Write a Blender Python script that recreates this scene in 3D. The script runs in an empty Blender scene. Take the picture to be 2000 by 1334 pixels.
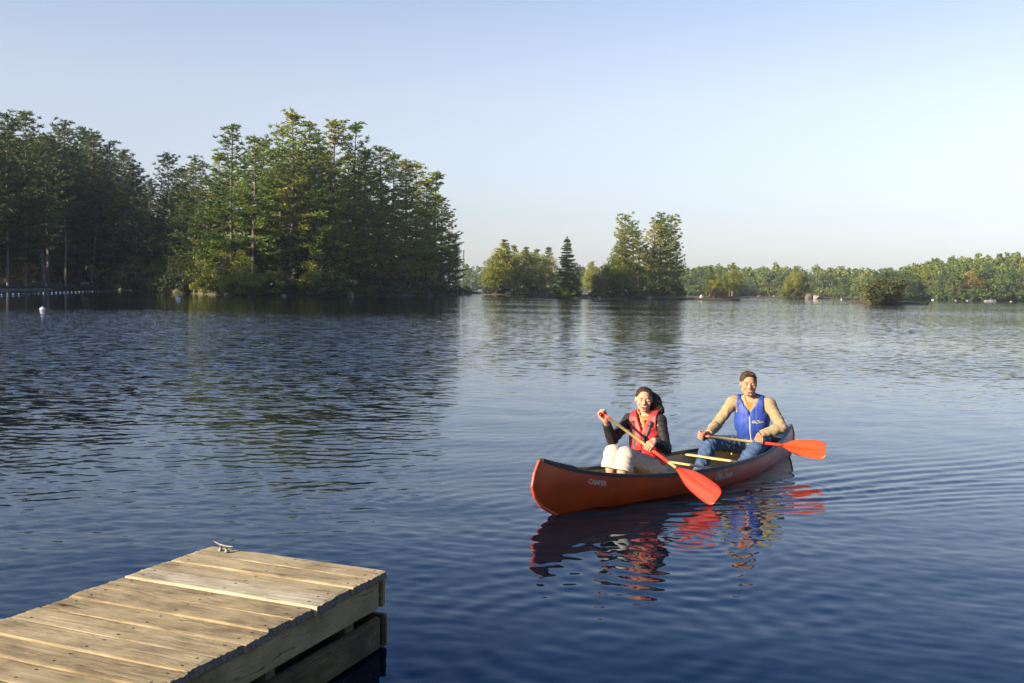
import bpy, bmesh, math, random
import numpy as np
from mathutils import Vector, Matrix

rng = np.random.default_rng(7)
random.seed(7)
SC = bpy.context.scene
COL = SC.collection

# ------------------------------------------------------------------ camera
F_PX, CAM_H = 1944.0, 2.1                       # focal length in photo pixels, eye height over the water
ROLL, PITCH = math.radians(0.945), math.atan(105.0 * math.cos(math.radians(0.945)) / 1944.0)
def _rx(v):
    c, s = math.cos(-PITCH), math.sin(-PITCH)
    return np.array([v[0], c * v[1] - s * v[2], s * v[1] + c * v[2]])
CR = _rx((math.cos(ROLL), 0, math.sin(ROLL)))
CU = _rx((-math.sin(ROLL), 0, math.cos(ROLL)))
CD = _rx((0, 1, 0))
CP = np.array([0, 0, CAM_H])
cam_d = bpy.data.cameras.new("camera")
cam = bpy.data.objects.new("camera", cam_d)
COL.objects.link(cam)
cam_d.sensor_width = 36.0
cam_d.lens = 36.0 * F_PX / 2000.0
cam_d.clip_start, cam_d.clip_end = 0.1, 20000.0
m = Matrix.Identity(4)
for i in range(3):
    m[i][0], m[i][1], m[i][2], m[i][3] = CR[i], CU[i], -CD[i], CP[i]
cam.matrix_world = m
cam_d.dof.use_dof = True
cam_d.dof.focus_distance = 10.5
cam_d.dof.aperture_fstop = 11
SC.camera = cam

# ------------------------------------------------------------------ sky, sun, exposure
SUN_EL = math.radians(21.0)
SUN_AZ = math.radians(-121.0)                    # clockwise from +Y (the view direction): from the left, a little behind
SUN_DIR = np.array([math.sin(SUN_AZ) * math.cos(SUN_EL), math.cos(SUN_AZ) * math.cos(SUN_EL), math.sin(SUN_EL)])
world = bpy.data.worlds.new("World")
SC.world = world
world.use_nodes = True
nt = world.node_tree
bg = nt.nodes["Background"]
sky = nt.nodes.new("ShaderNodeTexSky")
sky.sky_type = 'NISHITA'
sky.sun_disc = False
sky.sun_elevation = SUN_EL
sky.sun_rotation = SUN_AZ
sky.altitude = 100.0
sky.air_density = 1.0
sky.dust_density = 1.2
sky.ozone_density = 2.5
hs = nt.nodes.new("ShaderNodeHueSaturation")               # sky colour adjusted by height: paler and less saturated low down
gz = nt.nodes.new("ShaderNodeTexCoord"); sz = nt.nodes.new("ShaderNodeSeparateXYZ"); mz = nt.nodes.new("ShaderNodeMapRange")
mz.inputs[1].default_value = 0.18; mz.inputs[2].default_value = 0.70; mz.inputs[3].default_value = 0.48; mz.inputs[4].default_value = 1.75   # saturation boosted overhead so the water reflects bluer
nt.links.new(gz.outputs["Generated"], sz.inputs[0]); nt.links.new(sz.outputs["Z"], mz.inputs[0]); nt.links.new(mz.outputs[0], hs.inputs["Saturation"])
mv = nt.nodes.new("ShaderNodeMapRange"); mv.inputs[1].default_value = 0.0; mv.inputs[2].default_value = 0.70; mv.inputs[3].default_value = 0.79; mv.inputs[4].default_value = 1.28  # upper sky brightened to lift the reflections in the water
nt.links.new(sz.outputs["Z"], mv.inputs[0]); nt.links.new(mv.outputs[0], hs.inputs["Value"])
tn = nt.nodes.new("ShaderNodeMix"); tn.data_type = 'RGBA'; tn.blend_type = 'MULTIPLY'; tn.inputs[0].default_value = 1.0
tn.inputs[7].default_value = (0.885, 0.872, 0.925, 1)
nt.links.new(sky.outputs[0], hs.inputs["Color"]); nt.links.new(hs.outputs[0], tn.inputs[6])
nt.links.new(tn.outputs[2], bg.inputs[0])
bg.inputs[1].default_value = 0.078
sun_d = bpy.data.lights.new("sun", 'SUN')
sun_d.energy = 5.0
sun_d.angle = math.radians(0.5)
sun_d.color = (1.0, 0.82, 0.56)
sun = bpy.data.objects.new("sun", sun_d)
COL.objects.link(sun)
sun.rotation_euler = Vector(SUN_DIR).to_track_quat('Z', 'Y').to_euler()
vs = SC.view_settings
vs.view_transform = 'Standard'
vs.look = 'None'
vs.gamma = 1.0
vs.use_curve_mapping = False
vs.exposure = 1.62
SC.cycles.max_bounces = 8
SC.cycles.transparent_max_bounces = 8
SC.cycles.caustics_reflective = False
SC.cycles.caustics_refractive = False

# ------------------------------------------------------------------ helpers
def ray(px, py):
    return CD + CR * ((px - 1000.0) / F_PX) + CU * ((667.0 - py) / F_PX)
def ground(px, py, z=0.0):
    q = ray(px, py)
    return CP + q * ((z - CAM_H) / q[2])
def at_dist(px, Y, z=0.0):
    """world point seen in photo column px at depth Y and height z"""
    py = 570.0
    for _ in range(6):
        q = ray(px, py); p = CP + q * (Y / q[1])
        py += (p[2] - z) / Y * F_PX
    return p
def px_height(py_base, py_top, Y):
    return (py_base - py_top) * Y / F_PX

ORD = ('first', 'second', 'third', 'fourth', 'fifth', 'sixth', 'seventh', 'eighth', 'ninth', 'tenth', 'eleventh', 'twelfth', 'thirteenth', 'fourteenth', 'fifteenth', 'sixteenth', 'seventeenth', 'eighteenth', 'nineteenth', 'twentieth', 'twenty-first')
def rank(x, xs):
    return ORD[sorted(xs).index(x)]
def tag(o, label=None, cat=None, group=None, kind=None):
    if label: o["label"] = label
    if cat: o["category"] = cat
    if group: o["group"] = group
    if kind: o["kind"] = kind
    return o
def new_mesh(name, verts, faces, mats=(), smooth=False, midx=None):
    me = bpy.data.meshes.new(name)
    verts = np.asarray(verts, dtype=np.float32).reshape(-1, 3)
    if isinstance(faces, np.ndarray):
        n, k = faces.shape
        me.vertices.add(len(verts)); me.vertices.foreach_set("co", verts.ravel())
        me.loops.add(n * k); me.loops.foreach_set("vertex_index", faces.astype(np.int32).ravel())
        me.polygons.add(n)
        me.polygons.foreach_set("loop_start", np.arange(0, n * k, k, dtype=np.int32))
        try:
            me.polygons.foreach_set("loop_total", np.full(n, k, dtype=np.int32))
        except Exception:
            pass
        me.update(calc_edges=True)
        me.validate()
    else:
        me.from_pydata([tuple(v) for v in verts.tolist()], [], faces)
        me.update()
    for x in mats:
        me.materials.append(x)
    if midx is not None:
        me.polygons.foreach_set("material_index", np.asarray(midx, dtype=np.int32))
    if smooth:
        me.polygons.foreach_set("use_smooth", np.ones(len(me.polygons), dtype=bool))
    return me
def link(name, me, parent=None, loc=None, rot=None):
    o = bpy.data.objects.new(name, me)
    COL.objects.link(o)
    if parent is not None: o.parent = parent
    if loc is not None: o.location = loc
    if rot is not None: o.rotation_euler = rot
    return o
def empty(name, loc=(0, 0, 0), rz=0.0):
    o = bpy.data.objects.new(name, None)
    o.empty_display_size = 0.2
    COL.objects.link(o)
    o.location = loc
    o.rotation_euler = (0, 0, rz)
    return o
def copy_thing(src, loc, rz=0.0, scale=None):
    c = src.copy(); COL.objects.link(c)
    c.location = loc; c.rotation_euler = (0, 0, rz)
    if scale is not None: c.scale = scale
    for ch in src.children:
        k = ch.copy(); COL.objects.link(k); k.parent = c
        for g in ch.children:
            h = g.copy(); COL.objects.link(h); h.parent = k
    return c

class MB:
    """collects simple shapes, builds one mesh"""
    def __init__(s): s.v, s.f, s.n = [], [], 0
    def add(s, v, f):
        s.v.append(np.asarray(v, float)); s.f += [tuple(i + s.n for i in q) for q in f]; s.n += len(v)
    def box(s, c, size, rot=None):
        x, y, z = np.array(size) / 2.0
        v = np.array([[-x,-y,-z],[x,-y,-z],[x,y,-z],[-x,y,-z],[-x,-y,z],[x,-y,z],[x,y,z],[-x,y,z]])
        if rot is not None: v = v @ np.array(rot).T
        s.add(v + np.array(c), [(3,2,1,0),(4,5,6,7),(0,1,5,4),(1,2,6,5),(2,3,7,6),(3,0,4,7)])
    def tube(s, pts, radii, n=8, caps=True, side=None):
        pts = np.asarray(pts, float); k = len(pts)
        radii = np.broadcast_to(np.asarray(radii, float), (k,))
        t = np.gradient(pts, axis=0); t /= np.linalg.norm(t, axis=1)[:, None] + 1e-9
        ref = np.array(side, float) if side is not None else np.array([0, 0, 1.0]) if abs(t[0][2]) < 0.9 else np.array([1.0, 0, 0])
        V = []
        for i in range(k):
            a = np.cross(t[i], ref); a /= np.linalg.norm(a) + 1e-9
            b = np.cross(t[i], a)
            an = np.arange(n) * 2 * math.pi / n
            V.append(pts[i] + radii[i] * (np.cos(an)[:, None] * a + np.sin(an)[:, None] * b))
        fs = []
        for i in range(k - 1):
            for j in range(n):
                fs.append((i*n+j, i*n+(j+1) % n, (i+1)*n+(j+1) % n, (i+1)*n+j))
        if caps:
            fs.append(tuple(range(n))); fs.append(tuple(reversed(range((k-1)*n, k*n))))
        s.add(np.concatenate(V), fs)
    def ball(s, c, r, nu=10, nv=7, rot=None):
        r = np.broadcast_to(np.asarray(r, float), (3,))
        v = [[0, 0, 1]]
        for i in range(1, nv):
            th = math.pi * i / nv
            for j in range(nu):
                ph = 2 * math.pi * j / nu
                v.append([math.sin(th)*math.cos(ph), math.sin(th)*math.sin(ph), math.cos(th)])
        v.append([0, 0, -1]); v = np.array(v) * r
        if rot is not None: v = v @ np.array(rot).T
        f = [(0, 1+j, 1+(j+1) % nu) for j in range(nu)]
        for i in range(nv-2):
            for j in range(nu):
                a = 1+i*nu; b = a+nu
                f.append((a+j, b+j, b+(j+1) % nu, a+(j+1) % nu))
        L = len(v)-1; a = 1+(nv-2)*nu
        f += [(L, a+(j+1) % nu, a+j) for j in range(nu)]
        s.add(v + np.array(c), f)
    def mesh(s, name, mat, smooth=False):
        return new_mesh(name, np.concatenate(s.v), s.f, (mat,), smooth)
    def build(s, name, mat, parent=None, smooth=False, loc=None):
        return link(name, s.mesh(name, mat, smooth), parent, loc)

# ------------------------------------------------------------------ materials
def _mat(name):
    mt = bpy.data.materials.new(name); mt.use_nodes = True
    return mt, mt.node_tree, mt.node_tree.nodes["Principled BSDF"]
def N(t, kind, **kw):
    n = t.nodes.new(kind)
    for k, v in kw.items(): setattr(n, k, v)
    return n
def L(t, a, b): t.links.new(a, b)
def ramp(t, stops):
    r = N(t, "ShaderNodeValToRGB")
    e = r.color_ramp.elements
    while len(e) < len(stops): e.new(0.5)
    for x, (p, c) in zip(e, stops):
        x.position = p; x.color = (*c, 1.0) if len(c) == 3 else c
    return r
def simple(name, col, rough=0.6, vary=0.15, scale=30.0, bump=0.0, coat=0.0, metal=0.0, spec=0.5, bscale=None, stretch=None):
    """plain painted, woven or plastic surface with a little mottling and relief"""
    mt, t, b = _mat(name)
    b.inputs["Roughness"].default_value = rough
    b.inputs["Metallic"].default_value = metal
    b.inputs["Specular IOR Level"].default_value = spec
    b.inputs["Coat Weight"].default_value = coat
    tc = N(t, "ShaderNodeTexCoord")
    src = tc.outputs["Object"]
    if stretch is not None:
        mp = N(t, "ShaderNodeMapping"); mp.inputs["Scale"].default_value = stretch
        L(t, src, mp.inputs[0]); src = mp.outputs[0]
    nz = N(t, "ShaderNodeTexNoise"); nz.inputs["Scale"].default_value = scale; nz.inputs["Detail"].default_value = 5
    L(t, src, nz.inputs["Vector"])
    c = np.array(col)
    r = ramp(t, [(0.3, tuple(c * (1 - vary))), (0.7, tuple(np.minimum(c * (1 + vary), 0.95)))])
    L(t, nz.outputs["Fac"], r.inputs[0]); L(t, r.outputs[0], b.inputs["Base Color"])
    if bump:
        n2 = N(t, "ShaderNodeTexNoise"); n2.inputs["Scale"].default_value = bscale or scale * 3; n2.inputs["Detail"].default_value = 4
        L(t, src, n2.inputs["Vector"])
        bp = N(t, "ShaderNodeBump"); bp.inputs["Strength"].default_value = bump; bp.inputs["Distance"].default_value = 0.01
        L(t, n2.outputs["Fac"], bp.inputs["Height"]); L(t, bp.outputs[0], b.inputs["Normal"])
    return mt
def foliage(name, c1, c2, c3, scale=0.35, transl=0.35):
    """leaves: colour wanders through the crown and from tree to tree"""
    mt = bpy.data.materials.new(name); mt.use_nodes = True
    t = mt.node_tree; t.nodes.clear()
    out = N(t, "ShaderNodeOutputMaterial")
    tc = N(t, "ShaderNodeTexCoord"); oi = N(t, "ShaderNodeObjectInfo")
    nz = N(t, "ShaderNodeTexNoise"); nz.inputs["Scale"].default_value = scale; nz.inputs["Detail"].default_value = 4
    L(t, tc.outputs["Object"], nz.inputs["Vector"])
    ma = N(t, "ShaderNodeMath", operation='MULTIPLY_ADD'); ma.inputs[1].default_value = 0.45; ma.inputs[2].default_value = -0.22
    L(t, oi.outputs["Random"], ma.inputs[0])
    ad = N(t, "ShaderNodeMath", operation='ADD'); L(t, nz.outputs["Fac"], ad.inputs[0]); L(t, ma.outputs[0], ad.inputs[1])
    r = ramp(t, [(0.30, c1), (0.5, c2), (0.72, c3)])
    L(t, ad.outputs[0], r.inputs[0])
    d = N(t, "ShaderNodeBsdfPrincipled"); d.inputs["Roughness"].default_value = 0.55; d.inputs["Specular IOR Level"].default_value = 0.3
    tr = N(t, "ShaderNodeBsdfTranslucent")
    L(t, r.outputs[0], d.inputs["Base Color"]); L(t, r.outputs[0], tr.inputs["Color"])
    mx = N(t, "ShaderNodeMixShader"); mx.inputs[0].default_value = transl
    L(t, d.outputs[0], mx.inputs[1]); L(t, tr.outputs[0], mx.inputs[2]); L(t, mx.outputs[0], out.inputs[0])
    return mt
# ================================================================== CANOE HULL FORM (used by the water too)
CB = np.array([0.412, 9.17, 0.0]); CA = 0.828            # bow forefoot on the waterline, heading of the keel line
CE = np.array([math.cos(CA), math.sin(CA), 0.0])
def canoe_w(p):
    """canoe frame (s toward stern, y toward the far side, z up) -> world"""
    p = np.asarray(p, float)
    return CB + p[..., 0:1] * CE + p[..., 1:2] * np.array([-CE[1], CE[0], 0]) + p[..., 2:3] * np.array([0, 0, 1.0])
S0, S1 = -0.2, 4.691
def sheer(s):
    s = np.asarray(s, float); zm, sm = 0.228, 3.057
    return np.where(s < sm, zm + (0.547 - zm) * np.clip((sm - s) / (sm - S0), 0, 1) ** 3.661,
                    zm + (0.417 - zm) * np.clip((s - sm) / (S1 - sm), 0, 1) ** 1.735)
def half_w(s):
    x = 2 * (np.asarray(s, float) - S0) / (S1 - S0) - 1
    return 0.441 * (1 - np.clip(np.abs(x), 0, 1) ** np.where(x < 0, 1.539, 1.846))
_zb = [-0.13, -0.06, 0.0, 0.1, 0.2, 0.3, 0.42, 0.56]
def stem_b(z): return np.interp(z, _zb, [0.40, 0.17, 0.02, -0.17, -0.262, -0.300, -0.270, -0.19])
def stem_s(z): return np.interp(z, _zb, [4.40, 4.58, 4.66, 4.735, 4.765, 4.76, 4.691, 4.60])
KEEL = -0.13
def hull_y(s, z, inset=0.0):
    """half breadth of the hull at station s and height z"""
    b, e_ = stem_b(z), stem_s(z)
    u = np.clip((s - b) / (e_ - b), 0, 1)
    sg = S0 + u * (S1 - S0)
    fz = np.clip((z - KEEL) / (sheer(sg) - KEEL), 0, 1)
    p = 1.35 + 1.9 * np.sin(np.pi * u) ** 0.8
    return half_w(sg) * (1 - (1 - fz) ** p) ** (1 / p) - inset

# ================================================================== WATER
def water_height(x, y):
    r = np.hypot(x, y)
    h = np.zeros_like(x)
    g = np.random.default_rng(3)
    # patch of breeze over the left middle of the lake; calmer by the right and close in
    wx = x / np.maximum(y, 1.0)
    breeze = 1 / (1 + np.exp(np.clip((wx + 0.10) / 0.045, -30, 30))) * np.clip((y - 7.5) / 9.0, 0, 1)
    breeze *= 0.75 + 0.35 * np.sin(0.31 * x + 0.9 * np.sin(0.2 * y)) * np.sin(0.23 * y + 1.0)
    lev = 0.34 + 1.7 * np.clip(breeze, 0, 1)
    fade = np.clip((30 - r) / 17, 0, 1)
    for i in range(58):
        lam = 0.115 * (3.8 ** g.random())
        th = math.radians(98 + g.normal() * 27)
        k = 2 * math.pi / lam
        slope = 0.0125 * (0.55 + 0.9 * g.random()) * (1.0 if lam < 0.5 else 0.6)
        ph = g.random() * 6.28
        # the trains come in groups, so crests are short
        env = 0.5 + 0.5 * np.sin(x * (0.5 + g.random()) * 1.1 + y * (g.random() - 0.5) * 1.2 + g.random() * 6.28)
        h += env * slope / k * np.sin(k * (math.cos(th) * x + math.sin(th) * y) + ph)
    h *= lev * fade
    for i in range(7):                                     # long slow swell from passing boats
        lam = 0.9 + 1.5 * g.random(); th = math.radians(72 + g.normal() * 22); k = 2 * math.pi / lam
        h += fade * 0.0042 / k * np.sin(k * (math.cos(th) * x + math.sin(th) * y) + g.random() * 6.28)
    # canoe wake: two arms of short crests trailing back from the bow
    s = (x - CB[0]) * CE[0] + (y - CB[1]) * CE[1]
    o = -(x - CB[0]) * CE[1] + (y - CB[1]) * CE[0]
    for sg in (1, -1):
        for ang, amp, lam in ((20, 0.0095, 0.30), (31, 0.0050, 0.20)):
            a = math.radians(ang)
            al = s * math.cos(a) + sg * o * math.sin(a)     # along the arm
            ac = -s * math.sin(a) + sg * o * math.cos(a)    # across, outward
            env = np.exp(-((ac + 0.10) / (0.32 + 0.13 * np.clip(al, 0, 9))) ** 2) * np.clip((al + 0.15) / 0.5, 0, 1) * np.exp(-np.clip(al, 0, 40) / 7.0)
            h += amp * env * np.sin(2 * math.pi / lam * (ac + 0.05 * np.sin(1.7 * al)))
    # waves pushed out ahead of the bow and to the left of it
    rb = np.hypot(x - CB[0] + 0.1, y - CB[1]); 
    h += 0.0012 * np.exp(-rb / 2.6) * np.clip(rb / 0.3, 0, 1) * np.sin(2 * math.pi * rb / 0.27 + 0.7 * np.sin(3 * np.arctan2(y - CB[1], x - CB[0])))
    # rings where the wet blade dripped
    for cx, cy, amp, lam, dec, r0 in RINGS:
        d = np.hypot(x - cx, y - cy)
        h += amp * np.exp(-np.abs(d - r0) / dec) * np.sin(2 * math.pi * (d - r0) / lam)
    return h
RINGS = []
for (px, py, amp, lam, dec, r0) in ((1345, 1052, 0.0021, 0.13, 0.30, 0.25), (1290, 1085, 0.0014, 0.20, 0.7, 0.7), (1560, 960, 0.0016, 0.15, 0.45, 0.35),
                                    (1180, 1240, 0.0013, 0.24, 0.9, 0.9)):
    q = ground(px, py); RINGS.append((q[0], q[1], amp, lam, dec, r0))

def build_water():
    rr = [1.6]
    while rr[-1] < 48: rr.append(rr[-1] + max(0.022, rr[-1] ** 2 / 2090 * 0.85))
    while rr[-1] < 2300: rr.append(rr[-1] * 1.12)
    rr = np.array(rr)
    an = np.radians(np.concatenate([[-100, -85, -70, -58, -48, -42, -38], np.linspace(-35, 35, 640), [38, 42, 48, 58, 70, 85, 100]]))
    R, A = np.meshgrid(rr, an, indexing='ij')
    X, Y = R * np.sin(A), R * np.cos(A)
    Z = np.zeros_like(X)
    near = R < 48
    Z[near] = water_height(X[near], Y[near])
    s = (X - CB[0]) * CE[0] + (Y - CB[1]) * CE[1]
    o = -(X - CB[0]) * CE[1] + (Y - CB[1]) * CE[0]
    inside = (s > 0.1) & (s < 4.5) & (np.abs(o) < hull_y(s, np.zeros_like(s)) - 0.05)
    Z[inside] = -0.4
    n, k = X.shape
    idx = np.arange(n * k).reshape(n, k)
    F = np.stack([idx[:-1, :-1], idx[:-1, 1:], idx[1:, 1:], idx[1:, :-1]], -1).reshape(-1, 4)
    me = new_mesh("water", np.stack([X, Y, Z], -1).reshape(-1, 3), F, (water_mat(),), smooth=True)
    return tag(link("water", me), kind="structure")

def water_mat():
    mt, t, b = _mat("lake water")
    b.inputs["Base Color"].default_value = (0.0012, 0.0042, 0.010, 1)
    b.inputs["Roughness"].default_value = 0.03
    b.inputs["IOR"].default_value = 1.333
    b.inputs["Specular IOR Level"].default_value = 0.5
    geo = N(t, "ShaderNodeNewGeometry")
    sep = N(t, "ShaderNodeSeparateXYZ"); L(t, geo.outputs["Position"], sep.inputs[0])
    ln = N(t, "ShaderNodeVectorMath", operation='LENGTH'); L(t, geo.outputs["Position"], ln.inputs[0])
    def mr(src, a, b_, c, d):
        n = N(t, "ShaderNodeMapRange"); n.interpolation_type = 'SMOOTHSTEP'
        for i, v in enumerate((a, b_, c, d)): n.inputs[i + 1].default_value = v
        L(t, src, n.inputs[0]); return n.outputs[0]
    def mth(op, a, b_):
        n = N(t, "ShaderNodeMath", operation=op)
        for i, v in enumerate((a, b_)):
            if isinstance(v, (int, float)): n.inputs[i].default_value = v
            else: L(t, v, n.inputs[i])
        return n.outputs[0]
    # small ripples far out, where single waves are no longer modelled
    far = mr(ln.outputs["Value"], 11, 28, 0.0, 1.0)
    # breeze over the left of the lake up to the lee under the trees
    ratio = mth('DIVIDE', sep.outputs["X"], sep.outputs["Y"])
    left = mr(ratio, -0.16, -0.02, 1.0, 0.0)
    lee = mr(sep.outputs["Y"], 52, 80, 1.0, 0.0)
    patch = mth('MULTIPLY', left, lee)
    mp = N(t, "ShaderNodeMapping"); mp.inputs["Scale"].default_value = (0.012, 0.05, 1)
    L(t, geo.outputs["Position"], mp.inputs[0])
    pn = N(t, "ShaderNodeTexNoise"); pn.inputs["Scale"].default_value = 1.0; pn.inputs["Detail"].default_value = 3
    L(t, mp.outputs[0], pn.inputs["Vector"])
    streak = mr(pn.outputs["Fac"], 0.42, 0.66, 0.12, 1.0)
    amp_far = mth('ADD', mth('MULTIPLY', patch, 0.34), mth('ADD', mth('MULTIPLY', streak, 0.095), 0.030))
    mpr = N(t, "ShaderNodeMapping"); mpr.inputs["Scale"].default_value = (0.9, 2.6, 1); mpr.inputs["Rotation"].default_value = (0, 0, math.radians(-8))
    L(t, geo.outputs["Position"], mpr.inputs[0])
    rn = N(t, "ShaderNodeTexNoise"); rn.inputs["Scale"].default_value = 2.6; rn.inputs["Detail"].default_value = 3; rn.inputs["Roughness"].default_value = 0.6
    L(t, mpr.outputs[0], rn.inputs["Vector"])
    fine = N(t, "ShaderNodeTexNoise"); fine.inputs["Scale"].default_value = 6.0; fine.inputs["Detail"].default_value = 2
    L(t, mpr.outputs[0], fine.inputs["Vector"])
    def slope(tex, amp):
        sb = N(t, "ShaderNodeVectorMath", operation='SUBTRACT'); sb.inputs[1].default_value = (0.5, 0.5, 0.5)
        L(t, tex.outputs["Color"], sb.inputs[0])
        ml = N(t, "ShaderNodeVectorMath", operation='MULTIPLY'); ml.inputs[1].default_value = (0.55, 1.0, 0.0)
        L(t, sb.outputs[0], ml.inputs[0])
        sc = N(t, "ShaderNodeVectorMath", operation='SCALE'); L(t, ml.outputs[0], sc.inputs[0])
        L(t, amp, sc.inputs["Scale"]); return sc.outputs[0]
    a1 = slope(rn, mth('MULTIPLY', mth('MULTIPLY', far, amp_far), 4.0))
    near_amp = mth('ADD', mth('MULTIPLY', patch, 0.09), 0.034)
    a2 = slope(fine, near_amp)
    ad = N(t, "ShaderNodeVectorMath", operation='ADD'); L(t, a1, ad.inputs[0]); L(t, a2, ad.inputs[1])
    ad2 = N(t, "ShaderNodeVectorMath", operation='ADD'); L(t, ad.outputs[0], ad2.inputs[0]); L(t, geo.outputs["Normal"], ad2.inputs[1])
    nm = N(t, "ShaderNodeVectorMath", operation='NORMALIZE'); L(t, ad2.outputs[0], nm.inputs[0])
    # clean, peaty lake: a nearly black body under a skin that mirrors the sky, slightly blue at steep angles
    b.inputs["Specular IOR Level"].default_value = 0.0
    gl = N(t, "ShaderNodeBsdfGlossy"); gl.inputs["Roughness"].default_value = 0.03
    fr = N(t, "ShaderNodeFresnel"); fr.inputs["IOR"].default_value = 1.36
    tr = ramp(t, [(0.03, (0.44, 0.66, 1.0)), (0.28, (0.80, 0.89, 1.0)), (0.70, (0.97, 0.98, 1.0))])
    L(t, nm.outputs[0], fr.inputs["Normal"]); L(t, nm.outputs[0], gl.inputs["Normal"]); L(t, nm.outputs[0], b.inputs["Normal"])
    L(t, fr.outputs[0], tr.inputs[0]); L(t, tr.outputs[0], gl.inputs["Color"])
    ms = N(t, "ShaderNodeMixShader"); L(t, fr.outputs[0], ms.inputs[0]); L(t, b.outputs[0], ms.inputs[1]); L(t, gl.outputs[0], ms.inputs[2])
    L(t, ms.outputs[0], t.nodes["Material Output"].inputs["Surface"])
    return mt
build_water()
# ================================================================== LAND
M_SOIL = simple("shore soil", (0.035, 0.030, 0.018), 0.95, 0.4, 1.2, 0.5)
M_SAND = simple("beach sand", (0.24, 0.19, 0.13), 0.95, 0.15, 2.0, 0.3)
M_FLOOR = simple("forest floor", (0.04, 0.042, 0.018), 0.95, 0.4, 0.25, 0.4)
M_ROCK = simple("granite", (0.27, 0.23, 0.21), 0.85, 0.35, 3.0, 0.7)
M_BARK = simple("bark", (0.085, 0.068, 0.055), 0.9, 0.35, 1.5, 0.8, stretch=(4, 4, 0.6))
M_PALEBARK = simple("pale bark", (0.30, 0.27, 0.23), 0.85, 0.3, 2.0, 0.5, stretch=(1, 1, 3))
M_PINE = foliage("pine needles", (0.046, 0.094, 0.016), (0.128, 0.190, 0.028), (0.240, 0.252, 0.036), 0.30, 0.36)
M_PINE_SHADED = foliage("shade-painted needles", (0.020, 0.044, 0.014), (0.042, 0.074, 0.020), (0.085, 0.112, 0.024), 0.30, 0.25)  # shade painted into the needle colour of the left wood
M_LEAF = foliage("leaves", (0.070, 0.110, 0.014), (0.170, 0.205, 0.025), (0.270, 0.255, 0.032), 0.25, 0.38)
M_PINE_SUNLIT = foliage('sun-painted pine needles', (0.080, 0.125, 0.014), (0.200, 0.235, 0.026), (0.310, 0.285, 0.036), 0.35, 0.36)  # sunlight painted into the needle colour of the tall island's pines
M_SPRUCE = foliage('spruce needles', (0.028, 0.050, 0.022), (0.050, 0.080, 0.030), (0.085, 0.110, 0.036), 0.6, 0.25)
M_HILL = foliage("hill leaves", (0.026, 0.056, 0.016), (0.070, 0.115, 0.025), (0.135, 0.165, 0.034), 0.16, 0.25)
M_YELLOW = foliage("yellowing leaves", (0.10, 0.10, 0.02), (0.17, 0.15, 0.025), (0.24, 0.17, 0.03), 0.5, 0.4)
M_AUTUMN = foliage("autumn leaves", (0.16, 0.075, 0.025), (0.24, 0.10, 0.03), (0.28, 0.15, 0.04), 0.6, 0.35)
M_BROWN = foliage("brown scrub", (0.034, 0.036, 0.014), (0.058, 0.052, 0.020), (0.095, 0.068, 0.028), 0.8, 0.3)
M_SHRUB = foliage("shrub leaves", (0.024, 0.040, 0.012), (0.050, 0.062, 0.016), (0.10, 0.10, 0.024), 0.6, 0.3)

def land(name, front, back_depth, top, mat, lump=0.3, seed=1, rise=2.0, kind="structure"):
    """a piece of ground: front edge runs along the water, rises quickly, then gently inland"""
    g = np.random.default_rng(seed)
    fr = np.array([[p[0], p[1]] for p in front]); t = np.linspace(0, len(fr) - 1, 70)
    fx, fy = np.interp(t, range(len(fr)), fr[:, 0]), np.interp(t, range(len(fr)), fr[:, 1])
    rows = [(0.0, -0.5), (0.6, 0.12), (rise, 0.45 * min(top, 1.6)), (rise * 3, 0.7 * min(top, 2.2))] + [(rise * 3 + (back_depth - rise * 3) * k / 7, top * (0.45 + 0.55 * k / 7)) for k in range(1, 8)]
    ln = np.hypot(fx, fy); V = []
    for d, z in rows:
        n = len(fx)
        jit = g.normal(size=n) * lump * (0.6 if d == 0 else 1)
        V.append(np.stack([fx * (1 + (d + jit * 0.8) / ln), fy * (1 + (d + jit * 0.8) / ln), z + (g.random(n) - 0.5) * lump * (z > 0)], -1))
    n, r = len(fx), len(rows)
    idx = np.arange(n * r).reshape(r, n)
    F = np.stack([idx[:-1, :-1], idx[:-1, 1:], idx[1:, 1:], idx[1:, :-1]], -1).reshape(-1, 4)
    return tag(link(name, new_mesh(name, np.concatenate(V), F, (mat,), True)), kind=kind)
def islet(name, px0, px1, py, depth, top, mat, seed):
    """low oval island whose near water line is at photo row py"""
    c = ground((px0 + px1) / 2, py); w = np.linalg.norm(ground(px1, py) - ground(px0, py)) / 2
    c = c + np.array([0, depth, 0]); g = np.random.default_rng(seed)
    V, n = [], 36
    for k, (f, z) in enumerate(((1.0, -0.5), (0.98, 0.1), (0.9, 0.35 * top), (0.7, 0.7 * top), (0.35, top))):
        a = np.arange(n) * 2 * math.pi / n
        jr = f * (1 + 0.10 * g.normal(size=n) * (k < 4))
        V.append(np.stack([c[0] + w * jr * np.cos(a), c[1] + depth * jr * np.sin(a), z + 0.12 * g.normal(size=n) * (k > 0)], -1))
    V.append([[c[0], c[1], top]]); V = np.concatenate(V)
    f = [(k * n + j, k * n + (j + 1) % n, (k + 1) * n + (j + 1) % n, (k + 1) * n + j) for k in range(4) for j in range(n)]
    f += [(4 * n + j, 4 * n + (j + 1) % n, 5 * n) for j in range(n)]
    return tag(link(name, new_mesh(name, V, f, (mat,), True)), kind="structure")

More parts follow.
